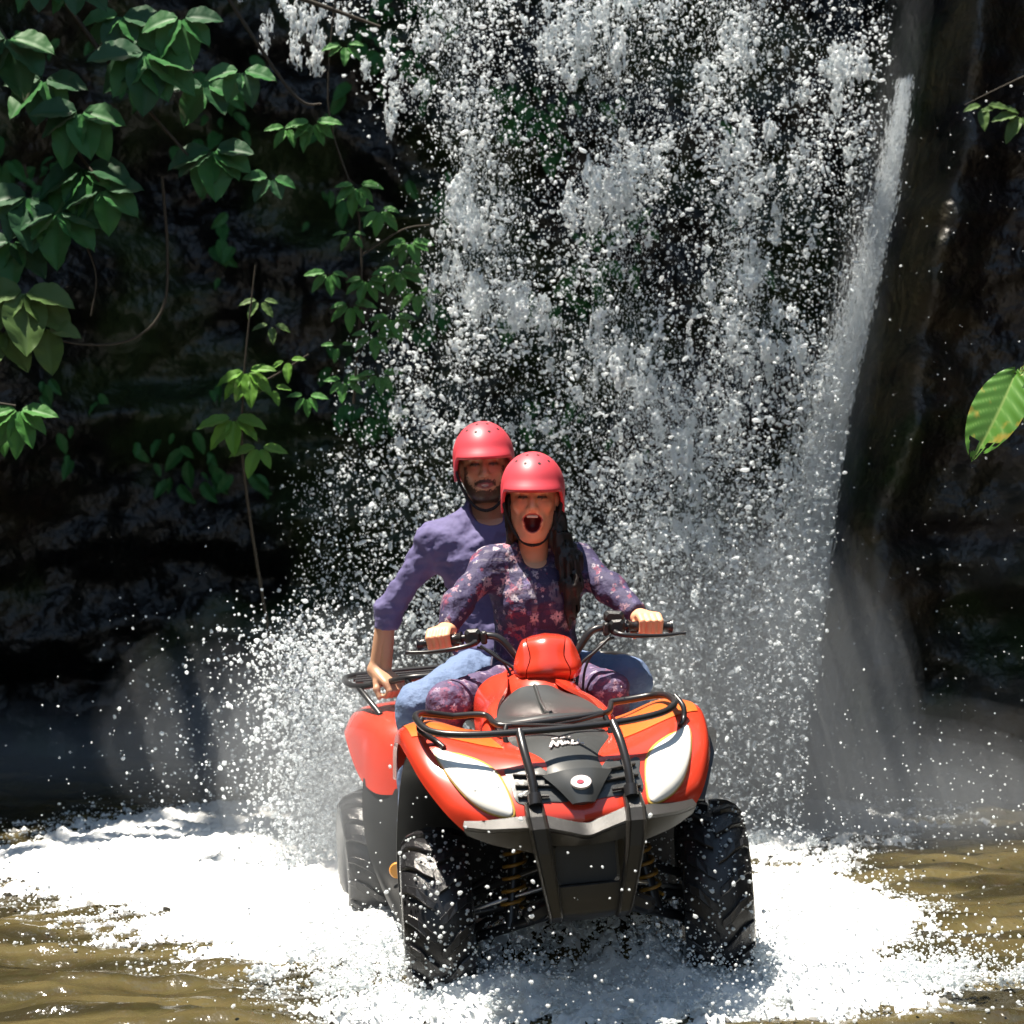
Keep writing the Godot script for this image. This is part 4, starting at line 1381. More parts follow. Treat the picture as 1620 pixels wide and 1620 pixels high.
	# the front bodywork sits a little towards the picture's left of the wheels
	for q in o.get_children():
		for w in ["front_", "orange", "headlight", "grille", "hood", "nose", "side_cowl", "bumper", "winch", "skid"]:
			if String(q.name).begins_with(w): q.transform = Transform3D(Basis.from_scale(V(0.93, 1, 1)), V(-0.042, 0, 0))
	handlebar(o)

func bar_xf() -> Transform3D:
	return Transform3D(Basis.from_euler(V(0, deg_to_rad(-9.0), 0)), V(0.028, 0.955, -0.34))

func handlebar(o: Node3D) -> void:
	var h := group_node("handlebar", o, bar_xf())
	var m := MB.new()
	for side in [-1.0, 1.0]:
		m.tube(MB.curve([V(0.02 * side, -0.01, -0.03), V(0.075 * side, 0.0, -0.03), V(0.135 * side, 0.072, -0.035), V(0.18 * side, 0.088, -0.04), V(0.25 * side, 0.084, -0.055), V(0.385 * side, 0.072, -0.085)], 34), 0.0115, 8)
	part("bar", m, M.black_metal, h)
	m = MB.new()
	m.tube(PackedVector3Array([V(0, 0.03, -0.02), V(0, -0.12, 0.0), V(0, -0.35, 0.06)]), 0.03, 10)
	part("steering_stem", m, M.black_metal, h)
	# the red pod over the middle of the bar: a middle face between two creased cheeks
	m = MB.new()
	var f := []
	f.append([V(-0.075, 0.062, -0.055), V(-0.045, 0.072, -0.055), V(0, 0.078, -0.055), V(0.045, 0.072, -0.055), V(0.075, 0.062, -0.055)])
	f.append([V(-0.082, 0.055, 0.0), V(-0.058, 0.070, 0.022), V(0, 0.079, 0.034), V(0.058, 0.070, 0.022), V(0.082, 0.055, 0.0)])
	f.append([V(-0.098, 0.015, 0.02), V(-0.050, 0.020, 0.062), V(0, 0.026, 0.076), V(0.050, 0.020, 0.062), V(0.098, 0.015, 0.02)])
	f.append([V(-0.104, -0.020, 0.026), V(-0.066, -0.024, 0.080), V(0, -0.022, 0.096), V(0.066, -0.024, 0.080), V(0.104, -0.020, 0.026)])
	f.append([V(-0.096, -0.046, 0.018), V(-0.060, -0.054, 0.062), V(0, -0.056, 0.076), V(0.060, -0.054, 0.062), V(0.096, -0.046, 0.018)])
	var flat := MB.new()
	var left := []
	var middle := []
	var right := []
	for r in f:
		left.append([r[0], (r[0] as Vector3).lerp(r[1], 0.5) + V(-0.004, 0, 0.010), (r[1] as Vector3) + V(-0.003, 0, -0.006)])
		middle.append([r[1], (r[1] as Vector3).lerp(r[2], 0.5) + V(0, 0.001, 0.003), r[2], (r[2] as Vector3).lerp(r[3], 0.5) + V(0, 0.001, 0.003), r[3]])
		right.append([(r[3] as Vector3) + V(0.003, 0, -0.006), (r[3] as Vector3).lerp(r[4], 0.5) + V(0.004, 0, 0.010), r[4]])
	flat.patch(left, 9, 17, 0.006, V(0, 0.3, 0.9))
	flat.patch(middle, 17, 17, 0.008, V(0, 0.3, 0.9))
	flat.patch(right, 9, 17, 0.006, V(0, 0.3, 0.9))
	var back := PackedVector3Array()
	for p in f[0]: back.append(p)
	for j in range(1, 5): back.append(f[j][4])
	for k in range(3, -1, -1): back.append(f[4][k])
	for j in range(3, 0, -1): back.append(f[j][0])
	var sunk := PackedVector3Array()
	for p in back: sunk.append(V(p.x * 0.94, p.y, minf(p.z, 0.0) - 0.05))
	flat.grid([back, sunk], true)
	flat.fan(sunk)
	part("pod", flat, M.red_plastic, h)
	m = MB.new()
	m.box(V(0, -0.062, 0.0), V(0.15, 0.03, 0.08), Basis.IDENTITY, 0.01)
	part("clamp", m, M.black_plastic, h)
	for side in [-1.0, 1.0]:
		m = MB.new()
		var e0 := V(0.255 * side, 0.0835, -0.056)
		var e1 := V(0.392 * side, 0.0715, -0.0865)
		var path := PackedVector3Array()
		var radii := []
		for k in 15:
			path.append(e0.lerp(e1, k / 14.0))
			radii.append(0.0165 + 0.001 * (k % 2) + (0.006 if k == 0 or k == 14 else 0.0))
		m.tube(path, radii, 12)
		part("grip", m, M.rubber, h)
		m = MB.new()
		m.box(V(0.222 * side, 0.088, -0.045), V(0.05, 0.046, 0.05), Basis.IDENTITY, 0.008)
		m.box(V(0.188 * side, 0.083, -0.038), V(0.02, 0.04, 0.044), Basis.IDENTITY, 0.006)
		part("switch_box", m, M.black_plastic, h)
		m = MB.new()
		m.tube(MB.curve([V(0.215 * side, 0.072, -0.01), V(0.235 * side, 0.066, 0.012), V(0.29 * side, 0.058, 0.012), V(0.36 * side, 0.052, -0.012), V(0.43 * side, 0.054, -0.03)], 18), [0.011, 0.010, 0.009, 0.0085, 0.0082, 0.008, 0.0078, 0.0076, 0.0074, 0.0072, 0.007, 0.0068, 0.0066, 0.0064, 0.0062, 0.006, 0.006, 0.008], 6)
		part("brake_lever", m, M.black_metal, h)
		m = MB.new()
		m.tube(MB.curve([V(0.20 * side, 0.06, -0.02), V(0.15 * side, 0.02, 0.0), V(0.10 * side, -0.02, 0.01), V(0.08 * side, -0.10, 0.03)], 16), 0.005, 6)
		m.tube(MB.curve([V(0.21 * side, 0.055, -0.03), V(0.16 * side, 0.035, -0.01), V(0.115 * side, -0.03, 0.0), V(0.10 * side, -0.12, 0.02)], 16), 0.004, 6)
		part("cable", m, M.black_metal, h)
	m = MB.new()
	m.box(V(0.215, 0.118, -0.05), V(0.062, 0.036, 0.046), Basis(Vector3.BACK, -0.1), 0.008)
	part("brake_reservoir", m, M.black_plastic, h)

# ------------------------------------------------------------------ the riders, in the quad bike's axes
func head_xf(center: Vector3, pitch: float, yaw: float, roll: float) -> Transform3D:
	return Transform3D(bike_xf.basis.inverse() * Basis.from_euler(V(pitch, yaw, roll)), center)

func put(m: MB, f: Field, xf: Transform3D, paint: Callable) -> void:
	var own := MB.new()
	own.colored = true
	f.into(own, paint)
	for k in own.v.size(): own.v[k] = xf * own.v[k]
	m.append(own)

func head(m: MB, xf: Transform3D, neck_to: Vector3, woman: bool) -> void:
	var f := Field.new(V(-0.10, -0.21, -0.125), V(0.10, 0.135, 0.135), 0.004)
	var drop := 0.026 if woman else 0.0
	f.egg(V(0, 0.03, -0.015), V(0.074, 0.088, 0.094), 0.02)
	f.egg(V(0, -0.030, 0.022), V(0.060, 0.082, 0.070), 0.03)
	f.egg(V(0, -0.070 - drop * 0.6, 0.030), V(0.046, 0.042, 0.050), 0.03)
	f.egg(V(0, -0.100 - drop, 0.058), V(0.020, 0.016, 0.016), 0.03)
	for s in [-1.0, 1.0]:
		f.bone(V(0.058 * s, -0.045, -0.005), V(0.025 * s, -0.095 - drop, 0.045), 0.018, 0.014, 0.03)
		f.egg(V(0.037 * s, -0.022, 0.062), V(0.024, 0.019, 0.020), 0.022)
		f.bone(V(0.012 * s, 0.026, 0.086), V(0.044 * s, 0.026, 0.072), 0.007, 0.006, 0.016)
		f.egg(V(0.031 * s, 0.007, 0.098), V(0.017, 0.009, 0.014), 0.012, true)
		f.egg(V(0.031 * s, 0.006, 0.074), V(0.0135, 0.0105, 0.0125), 0.004)
		f.egg(V(0.077 * s, -0.008, -0.012), V(0.010, 0.028, 0.017), 0.008)
	f.bone(V(0, 0.016, 0.086), V(0, -0.026, 0.106), 0.008, 0.0125, 0.012)
	for s in [-1.0, 1.0]: f.egg(V(0.012 * s, -0.031, 0.094), V(0.008, 0.007, 0.010), 0.008)
	if woman:
		f.egg(V(0, -0.072, 0.082), V(0.034, 0.034, 0.018), 0.02)
		f.egg(V(0, -0.066, 0.098), V(0.0285, 0.017, 0.040), 0.010, true)
		f.egg(V(0, -0.083, 0.094), V(0.0225, 0.022, 0.038), 0.012, true)
	else:
		f.bone(V(-0.026, -0.060, 0.078), V(0, -0.066, 0.091), 0.006, 0.008, 0.012)
		f.bone(V(0.026, -0.060, 0.078), V(0, -0.066, 0.091), 0.006, 0.008, 0.012)
		f.egg(V(0, -0.0655, 0.102), V(0.024, 0.0035, 0.012), 0.004, true)
	var n := xf.inverse() * neck_to
	f.bone(V(0, -0.07, -0.025), n, 0.050 if woman else 0.058, 0.048 if woman else 0.060, 0.03)
	var base := Color(0.84, 0.42, 0.25) if woman else Color(0.46, 0.24, 0.14)
	var paint := func(p: Vector3) -> Color:
		var c := base
		if p.z < 0.02: return c
		var ax := absf(p.x)
		c = c.lerp(Color(base.r, base.g * 0.72, base.b * 0.68), 0.7 * (1.0 - smoothstep(0.010, 0.032, Vector2(ax - 0.038, p.y + 0.024).length())))
		var lid := Vector2((ax - 0.031) / 0.0165, (p.y - 0.005) / 0.0052).length()
		if lid < 1.0: c = Color(0.035, 0.018, 0.014)
		elif lid < 2.0: c = c.lerp(c * 0.55, 2.0 - lid)
		var brow := Vector2((ax - 0.032) / 0.021, (p.y - 0.027 + 0.12 * absf(ax - 0.028)) / 0.0045).length()
		if brow < 1.0: c = Color(0.030, 0.016, 0.011)
		if woman:
			var mouth := minf(Vector2(p.x / 0.0285, (p.y + 0.066) / 0.0175).length(), Vector2(p.x / 0.0228, (p.y + 0.083) / 0.0225).length())
			if p.z < 0.086 and mouth < 1.0: c = Color(0.11, 0.010, 0.012)
			elif mouth < 1.17 and p.z > 0.06: c = Color(0.48, 0.10, 0.09)
		else:
			var mouth := Vector2(p.x / 0.028, (p.y + 0.0655) / 0.010).length()
			var jag := 0.006 * noise_c.get_noise_2d(p.x * 160, p.y * 160)
			var hairy := p.y + jag < -0.082 + 0.9 * maxf(0.0, ax - 0.028) or (ax + jag > 0.058 and p.y < 0.0) or (absf(p.y + 0.0515 + 0.25 * ax + jag) < 0.0085 and ax < 0.036)
			if mouth < 0.42: c = Color(0.55, 0.50, 0.44)
			elif mouth < 1.0: c = Color(0.26, 0.09, 0.075)
			elif hairy and p.y > -0.125: c = Color(0.018, 0.011, 0.008).lerp(base, 0.12 + 0.08 * noise_c.get_noise_2d(p.x * 200, p.y * 200))
		return c
	put(m, f, xf, paint)

func hand(m: MB, xf: Transform3D, thumb: float, elbow: Vector3, tone: Color, thick: float, r: float) -> void:
	# a fist round a bar of radius r: x along the bar, y up, z forward over the bar; the thumb on the side given by its sign
	var e := xf.inverse() * elbow
	var wrist := V(0, 0.022, -0.088)
	var to := (e - wrist).normalized()
	var reach := minf((e - wrist).length(), 0.23 if thick > 1.0 else 0.09)
	var far := wrist + to * reach
	var f := Field.new(V(-0.065, -0.062, -0.13).min(far - Vector3.ONE * 0.05), V(0.065, 0.062, 0.062).max(far + Vector3.ONE * 0.05), 0.0036)
	f.bone(far, wrist, 0.030 * thick + 0.03 * (reach - 0.09), 0.0235 * thick, 0.02)
	for k in 4:
		var x := (-0.031 + 0.0205 * k) * thick
		f.bone(wrist + V(x * 0.45, 0, 0), V(x, r + 0.016, -0.004), 0.019, 0.0115, 0.016)
	f.chain([wrist + V(0.012 * thumb, -0.004, 0.01), V(0.030 * thumb, 0.004, -0.040), V(0.043 * thumb, -r * 0.6, -0.022), V(0.046 * thumb, -r - 0.012, 0.004)], [0.015, 0.0125, 0.0105, 0.0085], 0.010)
	for k in 4:
		var x := (-0.031 + 0.0205 * k) * thick
		var l: float = [0.86, 1.0, 1.03, 0.95][k if thumb > 0 else 3 - k]
		var knuckle := V(x, r + 0.013, 0.004)
		f.chain([knuckle, V(x, (r + 0.006) * 0.75, (r + 0.013) * 1.05 * l), V(x * 0.97, -r * 0.85, (r + 0.010) * 0.92 * l), V(x * 0.95, -r - 0.009, 0.002)], [0.0115, 0.0098, 0.0090, 0.0080], 0.0035)
	var paint := func(p: Vector3) -> Color:
		var crease := smoothstep(0.0, 0.004, absf(fposmod(p.x / thick + 0.031 + 0.01025, 0.0205) - 0.0005))
		return tone.lerp(tone * Color(1.0, 0.8, 0.75), 0.5 * (1.0 - crease) if p.z > 0.0 else 0.0)
	put(m, f, xf, paint)

func helmet(o: Node3D, xf: Transform3D, label: String) -> void:
	var m := MB.new()
	var c := V(0, 0.030, -0.008)
	var rows := []
	var rim := func(a: float) -> float: return lerpf(-0.050, 0.026, smoothstep(0.10, 0.62, cos(a)))
	for pass_ in 2:
		var line := []
		for j in 20:
			var t := j / 19.0
			var r := PackedVector3Array()
			for k in 56:
				var a := TAU * k / 56
				var low: float = rim.call(a)
				var y_end := (low - c.y) / 0.118
				var ph: float = t * acos(clampf(y_end, -0.95, 0.95))
				var s := sin(ph) if ph < PI / 2 else 1.0 - 0.10 * pow((ph - PI / 2), 2)
				var size := V(0.1035, 0.118, 0.128) if pass_ == 0 else V(0.097, 0.111, 0.121)
				var p := V(s * sin(a), cos(ph), s * cos(a)) * size
				var flare := smoothstep(0.80, 1.0, t)
				if pass_ == 0: p += V(sin(a), -0.25, cos(a)) * flare * (0.004 + 0.014 * smoothstep(0.3, 1.0, cos(a)))
				else: p.y = maxf(p.y, low - c.y + 0.002) if t == 1.0 else p.y
				r.append(c + p)
			line.append(r)
		if pass_ == 1: line.reverse()
		rows += line
	m.grid(rows, true)
	var h := part("helmet", m, M.helmet_red, o, xf)
	h.set_meta("label", label)
	for q in [[-0.30, 0.80], [0.30, 0.80], [-0.85, 0.72], [0.85, 0.72], [-0.42, 0.42], [0.42, 0.42]]:
		var d := V(sin(q[1]) * sin(q[0]), cos(q[1]), sin(q[1]) * cos(q[0]))
		var at := c + d * V(0.1035, 0.118, 0.128)
		var n := (d / V(0.1035, 0.118, 0.128)).normalized()
		var v := MB.new()
		v.tube(PackedVector3Array([at - n * 0.004, at + n * 0.0008]), 0.0052, 10)
		part("vent", v, M.strap, h)
	for s in [-1.0, 1.0]:
		m = MB.new()
		m.tube(MB.curve([V(0.094 * s, -0.012, 0.03), V(0.083 * s, -0.055, 0.032), V(0.060 * s, -0.105, 0.040), V(0.030 * s, -0.140, 0.052), V(0, -0.150, 0.056)], 16), 0.0055, 6)
		m.tube(MB.curve([V(0.094 * s, -0.02, -0.03), V(0.085 * s, -0.055, 0.0), V(0.068 * s, -0.09, 0.032)], 10), 0.005, 6)
		part("chin_strap", m, M.strap, o, xf)

func folds(p: Vector3, freq: float, size: float) -> float:
	return size * noise_a.get_noise_3d(p.x * freq, p.y * freq * 1.6, p.z * freq) + size * 0.9 * absf(noise_b.get_noise_3d(p.x * freq * 0.8 + 5.0, p.y * freq * 1.2, p.z * freq * 0.8))

func driver() -> void:
	var base := V(0.04, 0.78, -0.72)
	var o := thing("person", "person in front with open mouth, red helmet and floral top, gripping the handlebar", "person", bike_xf * Transform3D(Basis(), base))
	var back := Transform3D(Basis(), -base)
	var skin := Color(0.84, 0.42, 0.25)
	var hx := head_xf(V(0.082, 1.447, -0.70), 0.02, -0.02, 0.0)
	var neck := V(0.075, 1.22, -0.735)
	var sh := [Vector3(-0.066, 1.242, -0.738), Vector3(0.223, 1.226, -0.738)]
	var el := [Vector3(-0.203, 1.129, -0.600), Vector3(0.295, 1.141, -0.600)]
	var hands := []
	var wr := []
	for k in 2:
		var side := -1.0 if k == 0 else 1.0
		var bx := bar_xf()
		var at := bx * V(0.322 * side, 0.0775, -0.0712)
		var along := (bx.basis * V(0.137, -0.012 * side, -0.0305 * side)).normalized()
		var fwd := (V(0, 0, 1) - along * along.z).normalized()
		var hxf := Transform3D(Basis(along, fwd.cross(along), fwd), at)
		hands.append(hxf)
		wr.append(hxf * V(0, 0.022, -0.088))
	var hip := V(0.06, 0.85, -0.74)
	var knees := [Vector3(-0.285, 0.852, -0.360), Vector3(0.215, 0.847, -0.360)]
	# the body: one skin
	var m := MB.new()
	m.colored = true
	var f := Field.new(V(-0.42, 0.22, -0.90), V(0.56, 1.30, -0.20), 0.013)
	f.egg(hip, V(0.14, 0.10, 0.11), 0.04)
	f.egg(V(0.065, 1.0, -0.75), V(0.115, 0.13, 0.085), 0.04)
	f.egg(V(0.075, 1.13, -0.735), V(0.13, 0.12, 0.09), 0.04)
	f.bone(neck, V(0.075, 1.14, -0.74), 0.045, 0.06, 0.03)
	for k in 2:
		f.bone(sh[k], V(0.075, 1.18, -0.735), 0.042, 0.05, 0.03)
		f.chain([sh[k], el[k], (wr[k] as Vector3).lerp(el[k], 0.5)], [0.040, 0.034, 0.026], 0.02)
		f.chain([hip + V(-0.085 if k == 0 else 0.085, 0, 0.04), knees[k], (knees[k] as Vector3) + V(-0.06 if k == 0 else 0.06, -0.44, -0.14)], [0.070, 0.050, 0.036], 0.03)
	put(m, f, Transform3D.IDENTITY, func(_p): return skin)
	head(m, hx, neck, true)
	for k in 2: hand(m, hands[k], 1.0 if k == 0 else -1.0, el[k], skin, 0.96, 0.0175)
	part("body", m, M.skin, o, back)
	m = MB.new()
	m.box(V(0, -0.0555, 0.082), V(0.036, 0.009, 0.010), Basis.IDENTITY, 0.003)
	part("teeth", m, M.tooth, o, back * hx)
	# top
	f = Field.new(V(-0.34, 0.80, -0.92), V(0.50, 1.32, -0.36), 0.0085)
	f.egg(V(0.06, 0.90, -0.74), V(0.150, 0.10, 0.12), 0.05)
	f.egg(V(0.065, 1.0, -0.745), V(0.135, 0.13, 0.105), 0.05)
	f.egg(V(0.075, 1.13, -0.73), V(0.148, 0.12, 0.108), 0.05)
	f.egg(V(0.020, 1.105, -0.650), V(0.052, 0.055, 0.045), 0.05)
	f.egg(V(0.130, 1.105, -0.650), V(0.052, 0.055, 0.045), 0.05)
	f.bone(V(0.075, 1.255, -0.742), V(0.075, 1.16, -0.735), 0.058, 0.09, 0.05)
	for k in 2:
		f.bone(V(0.075, 1.280, -0.752), sh[k], 0.042, 0.048, 0.06)
		f.chain([sh[k], el[k]], [0.050, 0.045], 0.06)
		f.bone(el[k], (wr[k] as Vector3).lerp(el[k], 0.06), 0.047, 0.036, 0.03)
	f.ripple(func(p): return folds(p, 13.0, 0.0065), 0.03)
	f.slice(V(0.07, 0.835, -0.74), Vector3.DOWN)
	f.egg(V(0.077, 1.290, -0.665), V(0.064, 0.070, 0.070), 0.006, true)
	f.egg(V(0.075, 1.32, -0.735), V(0.054, 0.055, 0.054), 0.006, true)
	for k in 2:
		var cut: Vector3 = (wr[k] as Vector3).lerp(el[k], 0.10)
		f.slice(cut, ((wr[k] as Vector3) - (el[k] as Vector3)).normalized(), 0.09)
	m = MB.new()
	f.into(m)
	part("top", m, M.floral_cloth, o, back)
	# trousers
	f = Field.new(V(-0.42, 0.24, -0.90), V(0.56, 0.98, -0.20), 0.010)
	f.egg(hip, V(0.155, 0.105, 0.125), 0.05)
	for k in 2:
		f.chain([hip + V(-0.085 if k == 0 else 0.085, 0, 0.04), knees[k], (knees[k] as Vector3) + V(-0.06 if k == 0 else 0.06, -0.44, -0.14)], [0.088, 0.058, 0.048], 0.04)
	f.ripple(func(p): return folds(p, 11.0, 0.009), 0.04)
	f.slice(V(0, 0.30, 0), Vector3.DOWN)
	m = MB.new()
	f.into(m)
	part("trousers", m, M.floral_trousers, o, back)
	for k in 2: shoe(o, back, (knees[k] as Vector3) + V(-0.065 if k == 0 else 0.065, -0.50, -0.13))
	# long hair, drawn over the shoulder at the picture's right
	f = Field.new(V(-0.06, 0.98, -0.84), V(0.27, 1.50, -0.53), 0.006)
	var hp := [hx * V(0.070, 0.0, -0.03), hx * V(0.078, -0.065, 0.0), hx * V(0.082, -0.13, 0.045), V(0.163, 1.235, -0.610), V(0.165, 1.16, -0.580), V(0.158, 1.09, -0.575), V(0.150, 1.03, -0.590)]
	f.chain(hp, [0.020, 0.022, 0.024, 0.029, 0.030, 0.021, 0.006], 0.02)
	f.chain([hp[1], hp[2] + V(0.022, 0, -0.02), hp[3] + V(0.03, 0.01, -0.02), hp[4] + V(0.028, 0, -0.01)], [0.018, 0.02, 0.02, 0.01], 0.015)
	f.chain([hx * V(-0.076, 0.0, 0.0), hx * V(-0.078, -0.05, 0.0), hx * V(-0.066, -0.11, 0.0), V(0.0, 1.27, -0.73)], [0.012, 0.014, 0.014, 0.01], 0.012)
	f.chain([hx * V(0, 0.0, -0.075), hx * V(0, -0.10, -0.085), V(0.075, 1.24, -0.80)], [0.05, 0.045, 0.03], 0.02)
	f.ripple(func(p): return 0.011 * noise_c.get_noise_3d(p.x * 75.0, p.y * 6.0, p.z * 75.0), 0.03)
	m = MB.new()
	f.into(m)
	part("hair", m, M.hair, o, back)
	helmet(o, back * hx, "glossy red helmet pulled low over the brow")

func shoe(o: Node3D, back: Transform3D, at: Vector3) -> void:
	var f := Field.new(at + V(-0.08, -0.09, -0.14), at + V(0.08, 0.10, 0.22), 0.009)
	f.bone(at + V(0, 0.06, -0.03), at + V(0, 0.0, -0.03), 0.046, 0.046, 0.02)
	f.bone(at + V(0, -0.01, -0.04), at + V(0, -0.025, 0.13), 0.046, 0.038, 0.03)
	f.slice(at + V(0, -0.06, 0), Vector3.DOWN)
	var m := MB.new()
	f.into(m)
	part("shoe", m, M.shoe, o, back)

func passenger() -> void:
	var base := V(0.0, 0.80, -1.03)
	var o := thing("person", "bearded person behind in lavender shirt, red helmet and jeans, holding the rear rack", "person", bike_xf * Transform3D(Basis(), base))
	var back := Transform3D(Basis(), -base)
	var skin := Color(0.52, 0.29, 0.18)
	var hx := head_xf(V(-0.014, 1.557, -1.05), 0.0, 0.02, 0.05)
	var neck := V(-0.012, 1.36, -1.08)
	var sh := [Vector3(-0.195, 1.316, -1.070), Vector3(0.142, 1.303, -1.070)]
	var el := [Vector3(-0.364, 1.089, -1.130), V(0.235, 1.10, -1.16)]
	var wr := [Vector3(-0.389, 0.867, -1.150), V(0.20, 0.88, -1.16)]
	var hip := V(0.0, 0.87, -1.02)
	var knees := [Vector3(-0.335, 0.814, -0.660), Vector3(0.340, 0.840, -0.660)]
	var hxf := Transform3D(Basis(V(0.8, 0, -0.6), Vector3.UP, V(0.6, 0, 0.8)), Vector3(-0.374, 0.831, -1.110))
	var m := MB.new()
	m.colored = true
	var f := Field.new(V(-0.56, 0.24, -1.26), V(0.48, 1.46, -0.52), 0.014)
	f.egg(hip, V(0.15, 0.10, 0.12), 0.04)
	f.egg(V(-0.01, 1.05, -1.05), V(0.14, 0.15, 0.095), 0.04)
	f.egg(V(-0.015, 1.24, -1.06), V(0.16, 0.14, 0.10), 0.04)
	f.bone(neck, V(-0.015, 1.26, -1.07), 0.055, 0.07, 0.03)
	for k in 2:
		f.bone(sh[k], V(-0.012, 1.31, -1.07), 0.05, 0.06, 0.03)
		f.chain([sh[k], el[k], wr[k]], [0.042, 0.031, 0.024], 0.02)
		f.chain([hip + V(-0.09 if k == 0 else 0.09, 0, 0.04), knees[k], (knees[k] as Vector3) + V(-0.03 if k == 0 else 0.03, -0.42, -0.12)], [0.078, 0.056, 0.042], 0.03)
	put(m, f, Transform3D.IDENTITY, func(_p): return skin)
	head(m, hx, neck, false)
	# the hand pressed on the rack comes straight down: turn the fist so that its back faces up and forward
	var tip := Transform3D(hxf.basis * Basis(Vector3.RIGHT, 0.55), hxf.origin)
	hand(m, tip, -1.0, el[0], skin, 1.06, 0.012)
	part("body", m, M.skin, o, back)
	# shirt
	f = Field.new(V(-0.56, 0.86, -1.26), V(0.48, 1.47, -0.80), 0.009)
	f.egg(V(0.0, 0.94, -1.03), V(0.165, 0.12, 0.135), 0.05)
	f.egg(V(-0.01, 1.06, -1.05), V(0.162, 0.15, 0.115), 0.05)
	f.egg(V(-0.015, 1.24, -1.05), V(0.180, 0.14, 0.118), 0.05)
	f.bone(V(-0.012, 1.385, -1.075), V(-0.012, 1.28, -1.07), 0.075, 0.11, 0.05)
	for k in 2:
		f.bone(V(-0.012, 1.385, -1.085), sh[k], 0.055, 0.060, 0.06)
		f.chain([sh[k], el[k]], [0.056, 0.043], 0.05)
		f.bone(el[k], (wr[k] as Vector3).lerp(el[k], 0.45), 0.043, 0.040, 0.03)
	f.ripple(func(p): return folds(p, 9.0, 0.010) + 0.004 * noise_c.get_noise_3d(p.x * 22.0, p.y * 34.0, p.z * 22.0), 0.035)
	f.slice(V(0, 0.89, 0), Vector3.DOWN)
	f.egg(V(-0.008, 1.425, -1.005), V(0.072, 0.070, 0.085), 0.006, true)
	for k in 2:
		var cut: Vector3 = (el[k] as Vector3).lerp(wr[k], 0.26)
		f.slice(cut, ((wr[k] as Vector3) - (el[k] as Vector3)).normalized(), 0.11)
	m = MB.new()
	f.into(m)
	part("shirt", m, M.lavender_cloth, o, back)
	# jeans
	f = Field.new(V(-0.56, 0.30, -1.22), V(0.52, 1.0, -0.52), 0.010)
	f.egg(hip, V(0.165, 0.11, 0.135), 0.05)
	for k in 2:
		f.chain([hip + V(-0.09 if k == 0 else 0.09, 0, 0.04), knees[k], (knees[k] as Vector3) + V(-0.03 if k == 0 else 0.03, -0.42, -0.12)], [0.095, 0.072, 0.058], 0.04)
	f.ripple(func(p): return folds(p, 10.0, 0.009), 0.04)
	f.slice(V(0, 0.40, 0), Vector3.DOWN)
	m = MB.new()
	f.into(m)
	part("jeans", m, M.denim, o, back)
	for k in 2: shoe(o, back, (knees[k] as Vector3) + V(-0.035 if k == 0 else 0.035, -0.47, -0.11))
	helmet(o, back * hx, "glossy red helmet with a row of small vents")

# ------------------------------------------------------------------ thrown water and mist
func splash(called: String, label: String, xfs: Array, seed_: int) -> void:
	var o := copies(numbered(called), drop_mesh(seed_, 1.2), M.drop_water, xfs, self)
	tag(o, label, "spray", "", "stuff")

